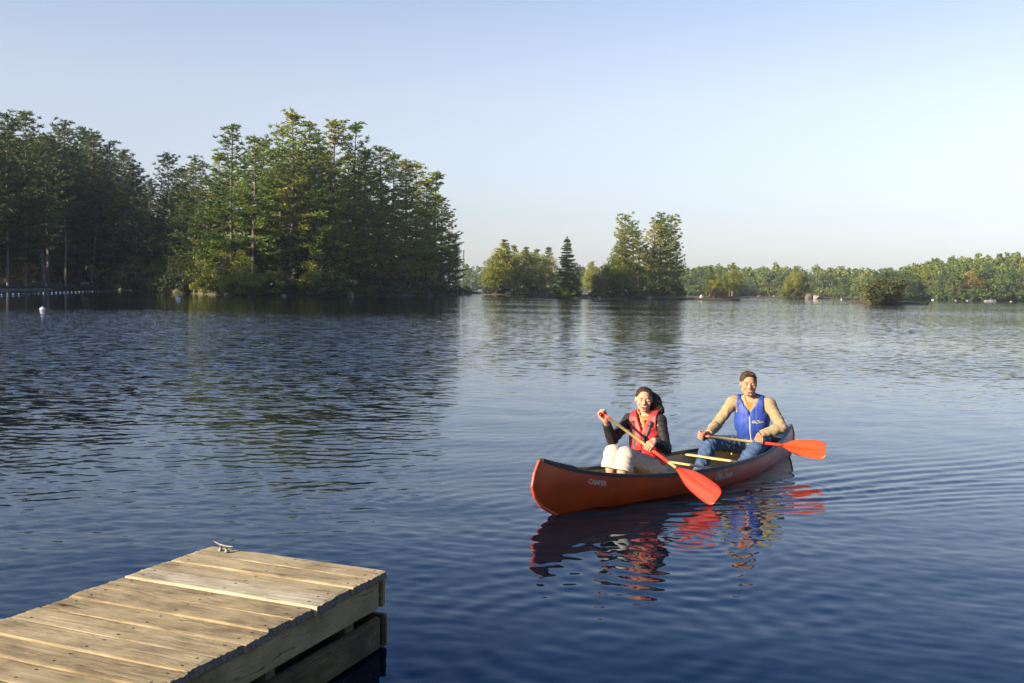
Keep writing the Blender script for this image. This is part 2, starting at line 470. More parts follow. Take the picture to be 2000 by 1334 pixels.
shore_px = [(-520, 640), (-330, 596), (-200, 578), (-60, 569), (0, 567), (60, 566.5), (110, 566), (160, 565), (240, 567), (300, 570), (370, 573.5), (450, 577), (560, 578), (680, 579), (780, 579), (850, 578), (895, 576.5), (922, 575)]
shore_pts = [ground(*p) for p in shore_px]
land("shore", shore_pts, 150, 2.6, M_FLOOR, 0.35, 5)
def shore_y(px):
    """depth of the water's edge in photo column px"""
    return float(np.interp(px, [p[0] for p in shore_px], [q[1] for q in shore_pts]))
bp = [ground(p, q) * np.array([0.988, 0.988, 0]) for p, q in ((-70, 569), (-30, 568), (0, 567), (40, 566.6), (80, 566.3), (104, 566))]
land("beach", bp, 16, 1.0, M_SAND, 0.10, 6, rise=5.0)

# ================================================================== TREES
def tufts(P, D, n, ln, w, g, up=0.22, spread=0.55, flat=0.65):
    """needle sprays: thin triangles fanning out from points P along directions D"""
    k = len(P)
    P = np.repeat(P, n, 0); D = np.repeat(D, n, 0)
    d = D + g.normal(size=P.shape) * spread * np.array([1, 1, flat]) + np.array([0, 0, up])
    d /= np.linalg.norm(d, axis=1)[:, None] + 1e-9
    q = np.cross(d, g.normal(size=P.shape)); q /= np.linalg.norm(q, axis=1)[:, None] + 1e-9
    l = ln * (0.6 + 0.8 * g.random((len(P), 1))); P = P + g.normal(size=P.shape) * ln * np.array([0.2, 0.2, 0.10])
    a = P - q * w; b = P + q * w; c = P + d * l + q * w * 0.7; e = P + d * l - q * w * 0.7
    V = np.stack([a, b, c, e], 1).reshape(-1, 3)
    F = np.arange(len(V)).reshape(-1, 4)
    return V, F
def make_pine(seed, H=30.0, R=4.6, base=0.25, whorls=24, flat=1.0, dens=1.0, lean=0.0, shape=0.8, mat=None, name="pine_tree", drop=0.10):
    """tall pine: bare lower trunk, whorls of level branches carrying flat plumes of needles"""
    g = np.random.default_rng(seed)
    wood = MB()
    hs = np.linspace(0, H, 9)
    bx = np.cumsum(g.normal(size=9)) * 0.10 + lean * hs; by = np.cumsum(g.normal(size=9)) * 0.10
    bx -= bx[0]; by -= by[0]
    wood.tube(np.stack([bx, by, hs], -1), np.interp(hs / H, [0, 0.03, 0.5, 1], [0.46, 0.36, 0.24, 0.03]), 8)
    P, D = [], []
    for i in range(whorls):
        t = (i + g.random() * 0.7) / whorls
        h = H * (base + (0.985 - base) * t)
        prof = (1 - t) ** shape * (0.42 + 0.58 * min(1, (t + 0.10) / 0.28))
        nb = g.integers(4, 7)
        a0 = g.random() * 6.28
        for j in range(nb):
            if g.random() < drop: continue
            az = a0 + j * 2 * math.pi / nb + g.normal() * 0.25
            Lb = R * max(0.16, prof) * (0.55 + 0.75 * g.random())
            el = 0.10 + 0.75 * t ** 2 + g.normal() * 0.10 - 0.10 * (1 - t)
            out = np.array([math.cos(az), math.sin(az), 0]); sd = np.array([-math.sin(az), math.cos(az), 0])
            hj = min(H * 0.985, h + g.normal() * 0.33 * H * (1 - base) / whorls)
            o0 = np.array([np.interp(hj, hs, bx), np.interp(hj, hs, by), hj])
            nseg = max(3, int(Lb / 0.55 * dens))
            u = np.linspace(0.0, 1, nseg)
            curve = lambda x: o0 + out * (Lb * x)[:, None] + np.array([0, 0, 1.0]) * (Lb * (math.tan(el) * x - 0.16 * x + 0.22 * x ** 3))[:, None]
            ctr = curve(u)
            wood.tube(curve(np.array([0, 0.5, 1.0])), [0.035 + 0.012 * Lb, 0.03 + 0.004 * Lb, 0.012], 3, False)
            for x, c in zip(u, ctr):
                if x < 0.28 * g.random() + 0.12: continue
                side = (0.28 + 0.34 * Lb * (1 - 0.55 * x) * min(1, x * 2)) * 0.62
                for s_ in (-1, 0, 1):
                    ns = 1 if s_ == 0 else max(1, int(side / 0.4))
                    for q in range(ns):
                        f = (q + 0.7) / ns if s_ else 0
                        p = c + s_ * sd * side * f + out * side * 0.35 * f + np.array([0, 0, 0.10 * f + g.normal() * 0.06 * flat])
                        P.append(p); D.append(out * (0.8 - 0.3 * abs(s_)) + sd * s_ * 0.8)
    top = np.array([bx[-1], by[-1], H])
    for k in range(8): P.append(top - [0, 0, 0.16 * k]); D.append(np.array([g.normal() * 0.4, g.normal() * 0.4, 1.0]))
    V, F = tufts(np.array(P), np.array(D), 7, 0.52, 0.070, g)
    root = empty(name)
    wood.build("trunk", M_BARK, root)
    link("crown", new_mesh("crown", V, F, (mat or M_PINE,)), root)
    root["_h"] = H
    return root
def make_broad(seed, H=12.0, R=4.0, base=0.2, lobes=26, leaves=110, leaf=0.30, mat=None, name="broadleaf_tree", bark=None, squash=0.8, fine=True, shell=0.55):
    """round-headed tree: forked limbs, crown of leaf clumps with gaps between"""
    g = np.random.default_rng(seed)
    wood = MB()
    wood.tube([[0, 0, 0], [g.normal() * .1, g.normal() * .1, H * .35], [g.normal() * .2, g.normal() * .2, H * .85]], [0.022 * H, 0.016 * H, 0.004 * H], 6)
    zc = H * (base + 1) / 2; rz = H * (1 - base) / 2
    C = []
    for i in range(lobes):
        d = g.normal(size=3); d /= np.linalg.norm(d)
        r = shell + (1 - shell) * g.random()
        C.append(np.array([d[0] * R * r, d[1] * R * r, zc + d[2] * rz * r * 0.97]))
    C.append(np.array([0, 0, H * 0.93]))
    C = np.array(C); lobes += 1
    for c in C[:: (2 if fine else 5)]:
        s = np.array([0, 0, max(H * 0.15, c[2] - 0.5 * np.hypot(c[0], c[1]))])
        wood.tube([s, (s + c) / 2 + [0, 0, 0.1], c], [0.008 * H, 0.005 * H, 0.002 * H], 4, False)
    rl = 0.42 * min(R, rz) * (0.7 + 0.6 * g.random(lobes))
    P = np.repeat(C, leaves, 0); rr = np.repeat(rl, leaves)[:, None]
    d = g.normal(size=P.shape); d /= np.linalg.norm(d, axis=1)[:, None]
    P = P + d * rr * (0.35 + 0.65 * g.random((len(P), 1)) ** 0.5) * np.array([1, 1, squash])
    nrm = d * 0.6 + g.normal(size=P.shape) * 0.6 + np.array([0, 0, 0.35])
    a = np.cross(nrm, g.normal(size=P.shape)); a /= np.linalg.norm(a, axis=1)[:, None] + 1e-9
    b = np.cross(nrm, a); b /= np.linalg.norm(b, axis=1)[:, None] + 1e-9
    sz = leaf * (0.6 + 0.8 * g.random((len(P), 1)))
    V = np.stack([P - a * sz * .5, P + b * sz * .32, P + a * sz * .5, P - b * sz * .32], 1).reshape(-1, 3)
    keep = np.repeat(P[:, 2] > 0.05, 4)
    V = V[keep]
    root = empty(name)
    wood.build("trunk", bark or M_BARK, root)
    link("crown", new_mesh("crown", V, np.arange(len(V)).reshape(-1, 4), (mat or M_LEAF,)), root)
    root["_h"] = H
    return root
def make_spruce(seed, H=14.0, R=3.5):
    """narrow dark spire with drooping tiers"""
    g = np.random.default_rng(seed); wood = MB()
    wood.tube([[0, 0, 0], [0.05, 0, H * .5], [0, 0.05, H]], [0.2, 0.13, 0.02], 6)
    P, D = [], []
    for i in range(26):
        t = (i + 0.5 * g.random()) / 26
        for j in range(8):
            h = H * (0.06 + 0.93 * t) + g.normal() * 0.22 * (1 - t)
            az = g.random() * 6.28; Lb = R * (1 - t) ** 0.85 * (0.4 + 0.75 * g.random()) + 0.18
            out = np.array([math.cos(az), math.sin(az), 0]); sd = np.array([-out[1], out[0], 0])
            for x in np.linspace(0.2, 1, max(3, int(Lb / 0.3))):
                c = np.array([0, 0, h]) + out * Lb * x + np.array([0, 0, -0.28 * Lb * x + 0.18 * Lb * x ** 3])
                w_ = 0.25 * Lb * (1 - x) + 0.1
                for s_ in (-1, 0, 1): P.append(c + sd * s_ * w_); D.append(out * 0.7 + sd * s_ * 0.6)
            wood.tube([[0, 0, h], np.array([0, 0, h]) + out * Lb * 0.9 + np.array([0, 0, -0.15 * Lb])], [0.025, 0.008], 3, False)
    for k in range(8): P.append(np.array([0, 0.05, H - 0.12 * k])); D.append(np.array([g.normal() * .3, g.normal() * .3, 1.0]))
    V, F = tufts(np.array(P), np.array(D), 6, 0.36, 0.05, g, up=0.0)
    root = empty("spruce_tree"); wood.build("trunk", M_BARK, root)
    link("crown", new_mesh("crown", V, F, (M_SPRUCE,)), root); root["_h"] = H
    return root

class Kind:
    """prototypes of one kind; the first place given to each moves the prototype itself, later ones copy it"""
    def __init__(s, protos): s.p = protos; s.used = [False] * len(protos); s.i = 0
    def put(s, loc, h=None, wide=1.0, rz=None, label=None, cat="tree", group=None, k=None, tilt=0.0):
        k = (s.i % len(s.p)) if k is None else k; s.i += 1
        src = s.p[k]; sc = (h / src["_h"]) if h else 1.0
        rz = random.random() * 6.28 if rz is None else rz
        if s.used[k]:
            o = copy_thing(src, loc, rz)
        else:
            o = src; s.used[k] = True; o.location = loc; o.rotation_euler = (0, 0, rz)
        o.scale = (sc * wide, sc * wide, sc)
        if tilt: o.rotation_euler = (0, tilt, rz if abs(tilt) < 1e-6 else 0)
        for key in ("label", "category", "group"):
            if key in o: del o[key]
        return tag(o, label, cat, group)
    def done(s):
        for k, u in enumerate(s.used):
            if not u:
                for ch in list(s.p[k].children): bpy.data.objects.remove(ch)
                bpy.data.objects.remove(s.p[k])
def spot(px, py_tip, Y, z=0.6):
    """foot point and height of a tree whose tip shows at (px, py_tip) when it stands Y metres away"""
    q = ray(px, py_tip); q = q * (Y / q[1])
    return (float(q[0]), float(Y), z), float(CAM_H + q[2] - z)

PINE = Kind([make_pine(11, R=5.6, base=0.20, shape=0.62, whorls=20), make_pine(12, R=6.2, base=0.12, shape=0.55, whorls=21), make_pine(13, R=5.4, base=0.22, whorls=18, shape=0.5, drop=0.2),
             make_pine(14, R=6.0, base=0.11, whorls=25, shape=0.6), make_pine(15, R=5.2, base=0.24, whorls=20, shape=0.45, drop=0.25)])
PINED = Kind([make_pine(21, R=6.2, base=0.20, mat=M_PINE_SHADED, shape=0.55, whorls=24), make_pine(22, R=5.8, base=0.26, mat=M_PINE_SHADED, shape=0.5, whorls=22), make_pine(23, R=6.6, base=0.15, mat=M_PINE_SHADED, whorls=25, shape=0.6)])
THIN = Kind([make_pine(31, H=20, R=2.6, base=0.30, whorls=15, drop=0.35, dens=0.8), make_pine(32, H=20, R=3.0, base=0.22, whorls=17, drop=0.28)])
SAPL = Kind([make_broad(41, 9, 2.8, 0.12, 26, 90, 0.30, M_LEAF, "young_tree", M_PALEBARK), make_broad(42, 8, 2.6, 0.1, 24, 90, 0.30, M_SHRUB, "young_tree")])
SHRUB = Kind([make_broad(51, 3.0, 2.4, 0.0, 22, 80, 0.26, M_SHRUB, "shrub", fine=False), make_broad(52, 2.6, 2.0, 0.0, 18, 80, 0.24, M_SHRUB, "shrub", fine=False), make_broad(53, 3.4, 2.2, 0.0, 22, 80, 0.26, M_LEAF, "shrub", fine=False)])

# ---- the shaded wood on the left shore
left_tips = [(-70, 236, 8), (-30, 232, 10), (12, 226, 6), (50, 222, 12), (92, 268, 14), (128, 240, 9), (160, 252, 15), (186, 263, 8), (216, 280, 12), (244, 296, 8), (262, 322, 16),
             (292, 356, 9), (330, 302, 20), (352, 330, 12), (380, 310, 18), (405, 345, 10)]
GL = "pines of the shaded wood on the left shore"
for i, (px, py, back) in enumerate(left_tips):
    loc, h = spot(px, py, shore_y(px) + back)
    lab = {3: "tall dark pine with the highest crown at the left edge of the wood", 12: "dark pine standing in the dip between the left wood and the sunlit point",
           14: "dark flat-topped pine just left of the sunlit pines on the point"}.get(i, f"dark pine in the front row of the shaded wood, {rank(px, [q[0] for q in left_tips])} from the left")
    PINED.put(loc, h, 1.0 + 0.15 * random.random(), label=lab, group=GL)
for i in range(46):                                          # deeper rows that close the wood
    px = -90 + 500 * random.random()
    py = float(np.interp(px, [-100, 50, 130, 250, 300, 340, 400], [262, 262, 275, 330, 390, 350, 360])) + 30 * random.random()
    loc, h = spot(px, py, shore_y(px) + 22 + 75 * random.random(), 1.4)
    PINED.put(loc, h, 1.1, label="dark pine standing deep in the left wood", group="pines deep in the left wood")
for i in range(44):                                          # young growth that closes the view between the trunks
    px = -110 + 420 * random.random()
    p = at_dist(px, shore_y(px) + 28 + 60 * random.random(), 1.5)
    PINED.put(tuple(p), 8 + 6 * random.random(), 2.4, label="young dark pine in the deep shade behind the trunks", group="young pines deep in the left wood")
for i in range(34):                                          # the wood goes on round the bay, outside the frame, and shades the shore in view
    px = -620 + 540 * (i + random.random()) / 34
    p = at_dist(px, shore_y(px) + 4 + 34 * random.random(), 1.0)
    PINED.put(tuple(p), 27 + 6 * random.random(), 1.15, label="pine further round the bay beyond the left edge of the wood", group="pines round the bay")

# ---- bare trunks that show against the dark under the left wood
M_TRUNK = simple('grey trunk bark', (0.20, 0.175, 0.155), 0.9, 0.35, 1.5, 0.8, stretch=(4, 4, 0.6))
def bare_trunk(px, py0, px1, py1, r, label, mat=M_TRUNK, back=1.6):
    a = at_dist(px, shore_y(px) + back, 0.7); q = ray(px1, py1); b = CP + q * ((shore_y(px) + back + 0.5) / q[1])
    mb = MB(); rel = b - a
    mb.tube([[0, 0, 0], rel * 0.03, rel * 0.5 + [0.15, 0, 0], rel], [r * 1.35, r, r * 0.8, r * 0.5], 9)
    g = np.random.default_rng(int(px)); P, D = [], []
    for k in range(16):
        t = 0.72 + 0.28 * g.random(); az = g.random() * 6.28; ln = 0.8 + 2.2 * g.random()
        o = np.array([math.cos(az), math.sin(az), 0.12])
        mb.tube([rel * t, rel * t + o * ln], [0.05, 0.01], 3, False)
        for x in np.linspace(0.3, 1, 6): 
            for s_ in (-1, 0, 1): P.append(rel * t + o * ln * x + np.array([-o[1], o[0], 0]) * s_ * 0.35); D.append(o)
    V, F = tufts(np.array(P), np.array(D), 6, 0.46, 0.05, g)
    root = empty("pine_tree", tuple(a)); mb.build("trunk", mat, root, True)
    link("crown", new_mesh("crown", V, F, (M_PINE_SHADED,)), root)
    tag(root, label, "tree", "bare-trunked pines along the left shore")
bare_trunk(15, 560, 13, 420, 0.28, "straight grey pine trunk nearest the left edge of the picture")
bare_trunk(50, 555, 50, 400, 0.30, "dark upright pine trunk between the leaning trunk and the leftmost one")
bare_trunk(88, 552, 66, 380, 0.40, "thick grey pine trunk leaning left above the beach", M_TRUNK, 3)
bare_trunk(128, 552, 127, 420, 0.24, "slim pine trunk between the two leaning trunks")
bare_trunk(178, 560, 190, 400, 0.30, "pine trunk leaning right beside the pale bench")
bare_trunk(263, 562, 268, 420, 0.13, "thin pale trunk standing at the water right of the bench", M_PALEBARK, 1)
bare_trunk(325, 562, 332, 470, 0.12, "short thin trunk at the back of the dark cove", M_PALEBARK, 2)

# ---- the sunlit point
point_tips = [(428, 300, 16, None), (455, 246, 12, "tall pine at the left end of the sunlit point, its spire catching the sun"), (497, 268, 8, None), (520, 275, 20, None),
              (548, 252, 16, None), (575, 217, 9, "tallest pine on the point with its top breaking the skyline"), (603, 240, 18, None), (622, 268, 6, None),
              (660, 238, 10, "second tallest pine on the point with a flat spreading top"), (692, 244, 14, None), (716, 290, 8, None), (742, 289, 10, "round-topped pine right of the two flat-topped ones on the point"),
              (768, 301, 14, None), (790, 318, 7, None), (814, 322, 12, None), (836, 352, 6, None), (852, 338, 14, "thin ragged pine with bare twigs over the right slope of the point"), (864, 388, 8, None), (878, 420, 6, None), (886, 470, 5, None)]
GP = "pines on the sunlit point"
for i, (px, py, back, lab) in enumerate(point_tips):
    loc, h = spot(px, py, shore_y(px) + back)
    kd = THIN if i == 16 else PINE
    kd.put(loc, h, (1.05 if px < 700 else 1.2) * (1 if i != 16 else 1.1), label=lab or (("sunny pine in the left half of the point" if px < 640 else "shaded pine on the right slope of the point") + f", {rank(px, [q[0] for q in point_tips])} pine from the left"), group=GP)
for i in range(30):
    px = 430 + 430 * random.random()
    py = float(np.interp(px, [420, 500, 575, 680, 760, 860], [330, 300, 285, 300, 350, 430])) + 60 * random.random() ** 2
    loc, h = spot(px, py, shore_y(px) + 18 + 30 * random.random(), 1.3)
    PINE.put(loc, h, 1.0, label="pine in the back rows of the point", group="pines in the back rows of the point")
loc, h = spot(890, 482, shore_y(890) + 6); THIN.put(loc, h, 0.9, label="small scraggly pine on the low tip of the point", group=GP)
loc, h = spot(906, 490, shore_y(905) + 5); THIN.put(loc, h, 0.35, label="nearly bare dead tree at the very end of the point", group=GP)
# young trees and shrubs below
yt = [(385, 480, 4), (402, 500, 2), (418, 470, 6), (440, 505, 3), (470, 490, 6), (628, 482, 3), (610, 510, 2), (716, 470, 6), (655, 520, 2), (560, 530, 1), (500, 525, 2), (350, 500, 3), (318, 520, 3), (225, 515, 2), (240, 525, 3)]
for px, py, back in yt:
    loc, h = spot(px, py, shore_y(px) + back)
    SAPL.put(loc, h, 1.0, label=("young leafy tree at the water on the sunlit point" if px > 360 else "young leafy tree in the shade of the dark cove") + f", {rank(px, [q[0] for q in yt if (q[0] > 360) == (px > 360)])} from the left", group=("young trees on the point" if px > 360 else "young trees in the dark cove"))
for i in range(64):
    px = 205 + 710 * (i + random.random()) / 64
    if random.random() < 0.12: continue
    b = shore_y(px) + 0.6 + 3.5 * random.random()
    p = at_dist(px, b, 0.1)
    SHRUB.put(tuple(p), 1.7 + 2.4 * random.random() * (1 if px < 860 else 0.5), 1.25, label="low green shrub along the foot of the point" if px > 370 else "low dark shrub along the cove", cat="shrub", group="shrubs along the foot of the point" if px > 370 else "shrubs along the dark cove")

for i in range(46):
    px = -70 + 940 * (i + random.random()) / 46
    p = at_dist(px, shore_y(px) + 9 + 22 * random.random(), 1.0)
    SAPL.put(tuple(p), 6 + 5 * random.random(), 1.4, label="leafy understory tree between the trunks of the shore wood", group="understory trees in the shore wood")
# deep undergrowth between the trunks
P = []
for i in range(5200):
    px = -140 + 1010 * random.random(); d_ = 12 + 60 * random.random() ** 0.8
    P.append(at_dist(px, shore_y(px) + d_, 0.8 + 0.02 * d_ + 4.2 * random.random() ** 1.3))
P = np.array(P); a_ = rng.normal(size=P.shape); a_ /= np.linalg.norm(a_, axis=1)[:, None]; b_ = np.cross(a_, rng.normal(size=P.shape)); b_ /= np.linalg.norm(b_, axis=1)[:, None]
V = np.stack([P - a_ * .8, P + b_ * .5, P + a_ * .8, P - b_ * .5], 1).reshape(-1, 3)
tag(link("undergrowth", new_mesh("undergrowth", V, np.arange(len(V)).reshape(-1, 4), (M_SHRUB,))), kind="stuff")
# ---- islands
islet("island", 948, 1090, 575.5, 12, 0.5, M_SOIL, 61)
islet("island", 1086, 1132, 583, 3.0, 0.7, M_SOIL, 62)
islet("island", 1155, 1334, 583.5, 9, 0.5, M_SOIL, 63)
islet("island", 1385, 1442, 582, 8, 0.4, M_SOIL, 64)
islet("island", 1528, 1600, 583, 7, 0.4, M_SOIL, 65)
islet("island", 1703, 1774, 594, 2.5, 0.45, M_SOIL, 66)
def isle_trees(lst, py, label, group, kd, wide=1.0):
    for px, tip, back, *lab in lst:
        Y = ground(px, py)[1] + back
        loc, h = spot(px, tip, Y, 0.5)
        kd.put(loc, h, wide, label=lab[0] if lab else (label + f", {rank(px, [q[0] for q in lst])} from the left" if len(lst) > 1 else label), group=group)
BROAD = Kind([make_broad(71, 14, 3.6, 0.08, 42, 130, 0.36, M_LEAF), make_broad(72, 13, 3.4, 0.05, 40, 130, 0.36, M_LEAF)])
YEL = Kind([make_broad(73, 9, 3.4, 0.03, 30, 100, 0.32, M_YELLOW)])
isle_trees([(985, 469, 10, "tallest pine on the long island left of the spruce"), (1002, 480, 14), (1028, 484, 10), (1050, 488, 12), (975, 486, 12), (1074, 484, 14, "thin see-through pine at the right end of the long island")], 575.5, "sunlit pine on the long island left of the spruce", "pines on the long island", THIN, 1.5)
isle_trees([(963, 497, 6), (978, 484, 9), (992, 486, 10), (1008, 494, 8), (1022, 488, 11), (1036, 494, 9), (1048, 492, 10), (1062, 498, 8), (1077, 500, 8), (957, 518, 4), (1000, 520, 3), (1030, 522, 3), (1056, 524, 3), (984, 522, 3)], 575.5, "yellow-green leafy tree on the long island left of the spruce", "leafy trees on the long island", BROAD, 0.95)
ISLP = Kind([make_pine(77, H=20, R=3.3, base=0.26, whorls=15, shape=0.30, drop=0.2, mat=M_PINE_SUNLIT), make_pine(78, H=20, R=3.0, base=0.34, whorls=13, shape=0.25, drop=0.25, mat=M_PINE_SUNLIT), make_pine(79, H=20, R=3.6, base=0.14, whorls=17, shape=0.42, drop=0.15, mat=M_PINE_SUNLIT)])
SPR = Kind([make_spruce(74)])
Ys = ground(1108, 583)[1] + 3; loc, h = spot(1108, 464, Ys, 0.5); SPR.put(loc, h, 1.0, label="lone dark spruce on its own tiny island between the two larger ones")
isle_trees([(1126, 512, 9), (1153, 512, 60, "small round-topped pine in the gap between spruce and tall island")], 583, "pale green tree just behind the lone spruce", "trees by the spruce", BROAD, 0.7)
isle_trees([(1221, 422, 9, "tall pine with ragged top on the left of the tall island"), (1240, 436, 11), (1205, 482, 6), (1278, 440, 10), (1250, 455, 12), (1291, 421, 9, "tallest bare-stemmed pine on the right of the tall island"), (1312, 424, 11, "tall thin pine at the right edge of the tall island"), (1302, 440, 14), (1322, 475, 8), (1262, 480, 12), (1214, 460, 8), (1222, 490, 4)],
           583.5, "tall pine on the tall island right of the spruce", "pines on the tall island", ISLP, 1.0)
isle_trees([(1174, 527, 6), (1166, 536, 4)], 583.5, "bright yellow-green tree at the left end of the tall island", "yellow trees on the tall island", YEL, 0.9)
isle_trees([(1186, 515, 7), (1198, 500, 6), (1212, 505, 4), (1230, 512, 3), (1206, 525, 2), (1250, 520, 4), (1272, 530, 3), (1300, 525, 5), (1318, 528, 4), (1328, 545, 3)], 583.5, "leafy tree low on the left side of the tall island", "leafy trees on the tall island", BROAD, 0.9)
isle_trees([(1388, 522, 10), (1405, 528, 8), (1432, 514, 11, "thin pine topping the small island right of the tall one")], 582, "pine on the small island right of the tall one", "pines on the small island", THIN, 1.5)
isle_trees([(1380, 545, 6), (1396, 535, 7), (1415, 536, 8), (1426, 532, 9), (1438, 530, 9), (1404, 550, 4)], 582, "green leafy tree on the small island right of the tall one", "leafy trees on the small island", BROAD, 0.95)
isle_trees([(1552, 521, 8, "spiky pine in the middle of the island with the pale boulder"), (1592, 550, 6, "spindly young tree beside the pale boulder")], 583, "", "", THIN, 1.1)
isle_trees([(1538, 545, 5), (1548, 532, 6), (1562, 530, 7), (1570, 538, 6), (1580, 552, 6), (1545, 552, 3)], 583, "yellow-green tree on the island with the pale boulder", "leafy trees on the boulder island", BROAD, 0.95)
def isle_shrubs(lst, py, label, group, kd):
    for px, tip, back in lst:
        Y = ground(px, py)[1] + back; loc, h = spot(px, tip, Y, 0.15)
        kd.put(loc, max(0.8, h), 1.15, label=label + f", {rank(px, [q[0] for q in lst])} from the left" if len(lst) > 1 else label, cat="shrub", group=group)
BRN = Kind([make_broad(75, 3, 2.2, 0.0, 20, 70, 0.26, M_BROWN, "shrub", fine=False)])
AUT = Kind([make_broad(76, 3, 1.8, 0.0, 18, 70, 0.26, M_AUTUMN, "shrub", fine=False)])
isle_shrubs([(950 + 9 * k, 562 - (k * 7) % 6, 1.5 + (k % 3)) for k in range(16)], 575.5, "dark shrub along the waterline of the long island", "shrubs on the long island", SHRUB)
isle_shrubs([(1090, 572, 2), (1100, 560, 3), (1112, 558, 2), (1122, 562, 3), (1129, 572, 2), (1106, 570, 1)], 583, "dark shrub around the foot of the lone spruce", "shrubs under the spruce", SHRUB)
isle_shrubs([(1162 + 11 * k, 566 - (k * 5) % 9, 1.5 + (k % 3)) for k in range(16)], 583.5, "low shrub along the waterline of the tall island", "shrubs on the tall island", SHRUB)
isle_shrubs([(1250, 566, 1.2), (1262, 570, 1.0), (1275, 564, 2)], 583.5, "reddish brown shrub at the foot of the tall island", "brown shrubs on the tall island", BRN)
isle_shrubs([(1390, 566, 1.0), (1400, 564, 0.6), (1408, 567, 1.4)], 582, "dark brown shrub at the front of the small island", "brown shrubs on the small island", BRN)
isle_shrubs([(1413, 566, 0.8)], 582, "orange autumn shrub at the right end of the small island", None, AUT)
isle_shrubs([(900, 566, 2.0)], 576, "orange autumn shrub at the tip of the point", None, AUT)
isle_shrubs([(1532, 570, 1), (1542, 568, 1), (1556, 570, 1), (1568, 571, 1)], 583, "low shrub on the island with the pale boulder", "shrubs on the boulder island", SHRUB)
DSH = Kind([make_broad(95, 3.0, 2.2, 0.0, 24, 80, 0.24, M_SHRUB, 'shrub', fine=False), make_broad(96, 2.6, 1.8, 0.0, 20, 80, 0.22, M_SHRUB, 'shrub', fine=False)])
isle_shrubs([(1710, 566, 2), (1720, 556, 2.4), (1731, 553, 2.2), (1740, 560, 2), (1725, 570, 1), (1715, 576, 0.8), (1738, 577, 0.9)], 594, "dark green shrub on the nearest small island", "green shrubs on the nearest small island", DSH)
isle_shrubs([(1712, 549, 3.2), (1737, 546, 3.2)], 594, "taller dark bush at the back of the nearest small island", "taller bushes on the nearest small island", DSH)
isle_shrubs([(1750, 585, 1.8), (1763, 586, 1.8)], 594, "low tawny scrub on the right tail of the nearest small island", "scrub on the nearest small island", BRN)
for kd in (DSH, ISLP, PINE, PINED, THIN, SAPL, SHRUB, BROAD, YEL, SPR, BRN, AUT): kd.done()

# ---- wooded hills across the lake
def hill(name, pts, mat, depth, rise):
    """far shore: front edge at the water, ground climbing behind it"""
    fr = np.array(pts); n = 40; t = np.linspace(0, len(fr) - 1, n)
    fx, fy, ft = (np.interp(t, range(len(fr)), fr[:, i]) for i in range(3))
    V = []
    for d, z in ((0, -0.6), (0.02, 0.5), (0.1, 0.08), (0.35, 0.45), (0.7, 0.85), (1.0, 1.0), (1.8, 1.0)):
        zz = np.where(d < 0.05, z, z * ft)
        V.append(np.stack([fx * (1 + d * depth / fy), fy + d * depth, zz + 0.2], -1))
    idx = np.arange(n * 7).reshape(7, n)
    F = np.stack([idx[:-1, :-1], idx[:-1, 1:], idx[1:, 1:], idx[1:, :-1]], -1).reshape(-1, 4)
    return tag(link(name, new_mesh(name, np.concatenate(V), F, (mat,), True)), kind="structure")
def hz(px, py_top, Y, tree):                                 # ground height that puts tree tops on the photo's skyline
    q = ray(px, py_top); return max(0.8, CAM_H + q[2] * Y / q[1] - tree)
HB = Kind([make_broad(80 + k, 12, 3.3, 0.0, 24, 48, 0.58, M_HILL, "broadleaf_tree", fine=False) for k in range(4)])
HS = Kind([make_broad(88 + k, 4, 4.5, 0.0, 26, 50, 0.5, M_HILL, "shrub", fine=False) for k in range(2)])
HY = Kind([make_broad(85, 12, 4.4, 0.0, 28, 56, 0.66, M_YELLOW, "broadleaf_tree", fine=False)])
HP = Kind([make_pine(86, H=16, R=3.4, base=0.12, whorls=13, dens=0.6)])
def wood(px0, px1, edge, sky_line, depth, rows, cols, label, group, hts, base_px, yellow=(), pine=0.15, back=0):
    sx, sy = zip(*sky_line); ex, ey = zip(*edge)
    for r in range(rows + back):
        for c in range(cols):
            px = px0 + (px1 - px0) * (c + 0.5 + 0.7 * (random.random() - 0.5) + 0.25 * (r % 2)) / cols
            Y0 = ground(px, float(np.interp(px, ex, ey)))[1]
            f = (r + 0.6 * random.random()) / (rows + back)
            Y = Y0 + 0.5 + depth * f
            h = hts * (0.62 + 0.62 * random.random() ** 1.2)
            top = hz(px, float(np.interp(px, sx, sy)), Y0 + depth * 0.9, hts * 1.02)
            z = 0.3 + top * min(1, (f ** 1.2) * 1.05)
            p = at_dist(px, Y, z)
            if r >= rows:
                BACKWOOD.append((p[0], p[1], p[2], h)); continue
            kd = HP if random.random() < pine else HB
            if any(abs(px - y0) < 6 and r < 2 for y0 in yellow): kd = HY
            lab = label if kd is HB else (label.replace("leafy tree", "dark pine") if kd is HP else label.replace("leafy tree", "golden tree"))
            kd.put(tuple(p), h * (1.05 if kd is HP else 1), 1.0 if kd is not HP else 1.2, label=lab, group=group)
BACKWOOD = []
sk_r = [(1680, 530), (1720, 531), (1755, 524), (1800, 513), (1840, 502), (1880, 498), (1920, 495), (1960, 489), (2000, 487), (2080, 484)]
ed_r = [(1680, 583), (1760, 585), (1800, 585), (1860, 586.5), (1920, 587.5), (2000, 588.5), (2080, 590)]
hp = [(*ground(px, py)[:2], hz(px, float(np.interp(px, *zip(*sk_r))), ground(px, py)[1] + 100, 9.5)) for px, py in ed_r]
hill("hill", hp, M_FLOOR, 110, 1)
wood(1688, 2040, ed_r, sk_r, 105, 3, 42, "leafy tree on the sunlit wooded hill at the right", "trees on the right hill", 10.0, 0, yellow=(1882, 1893), pine=0.06, back=6)
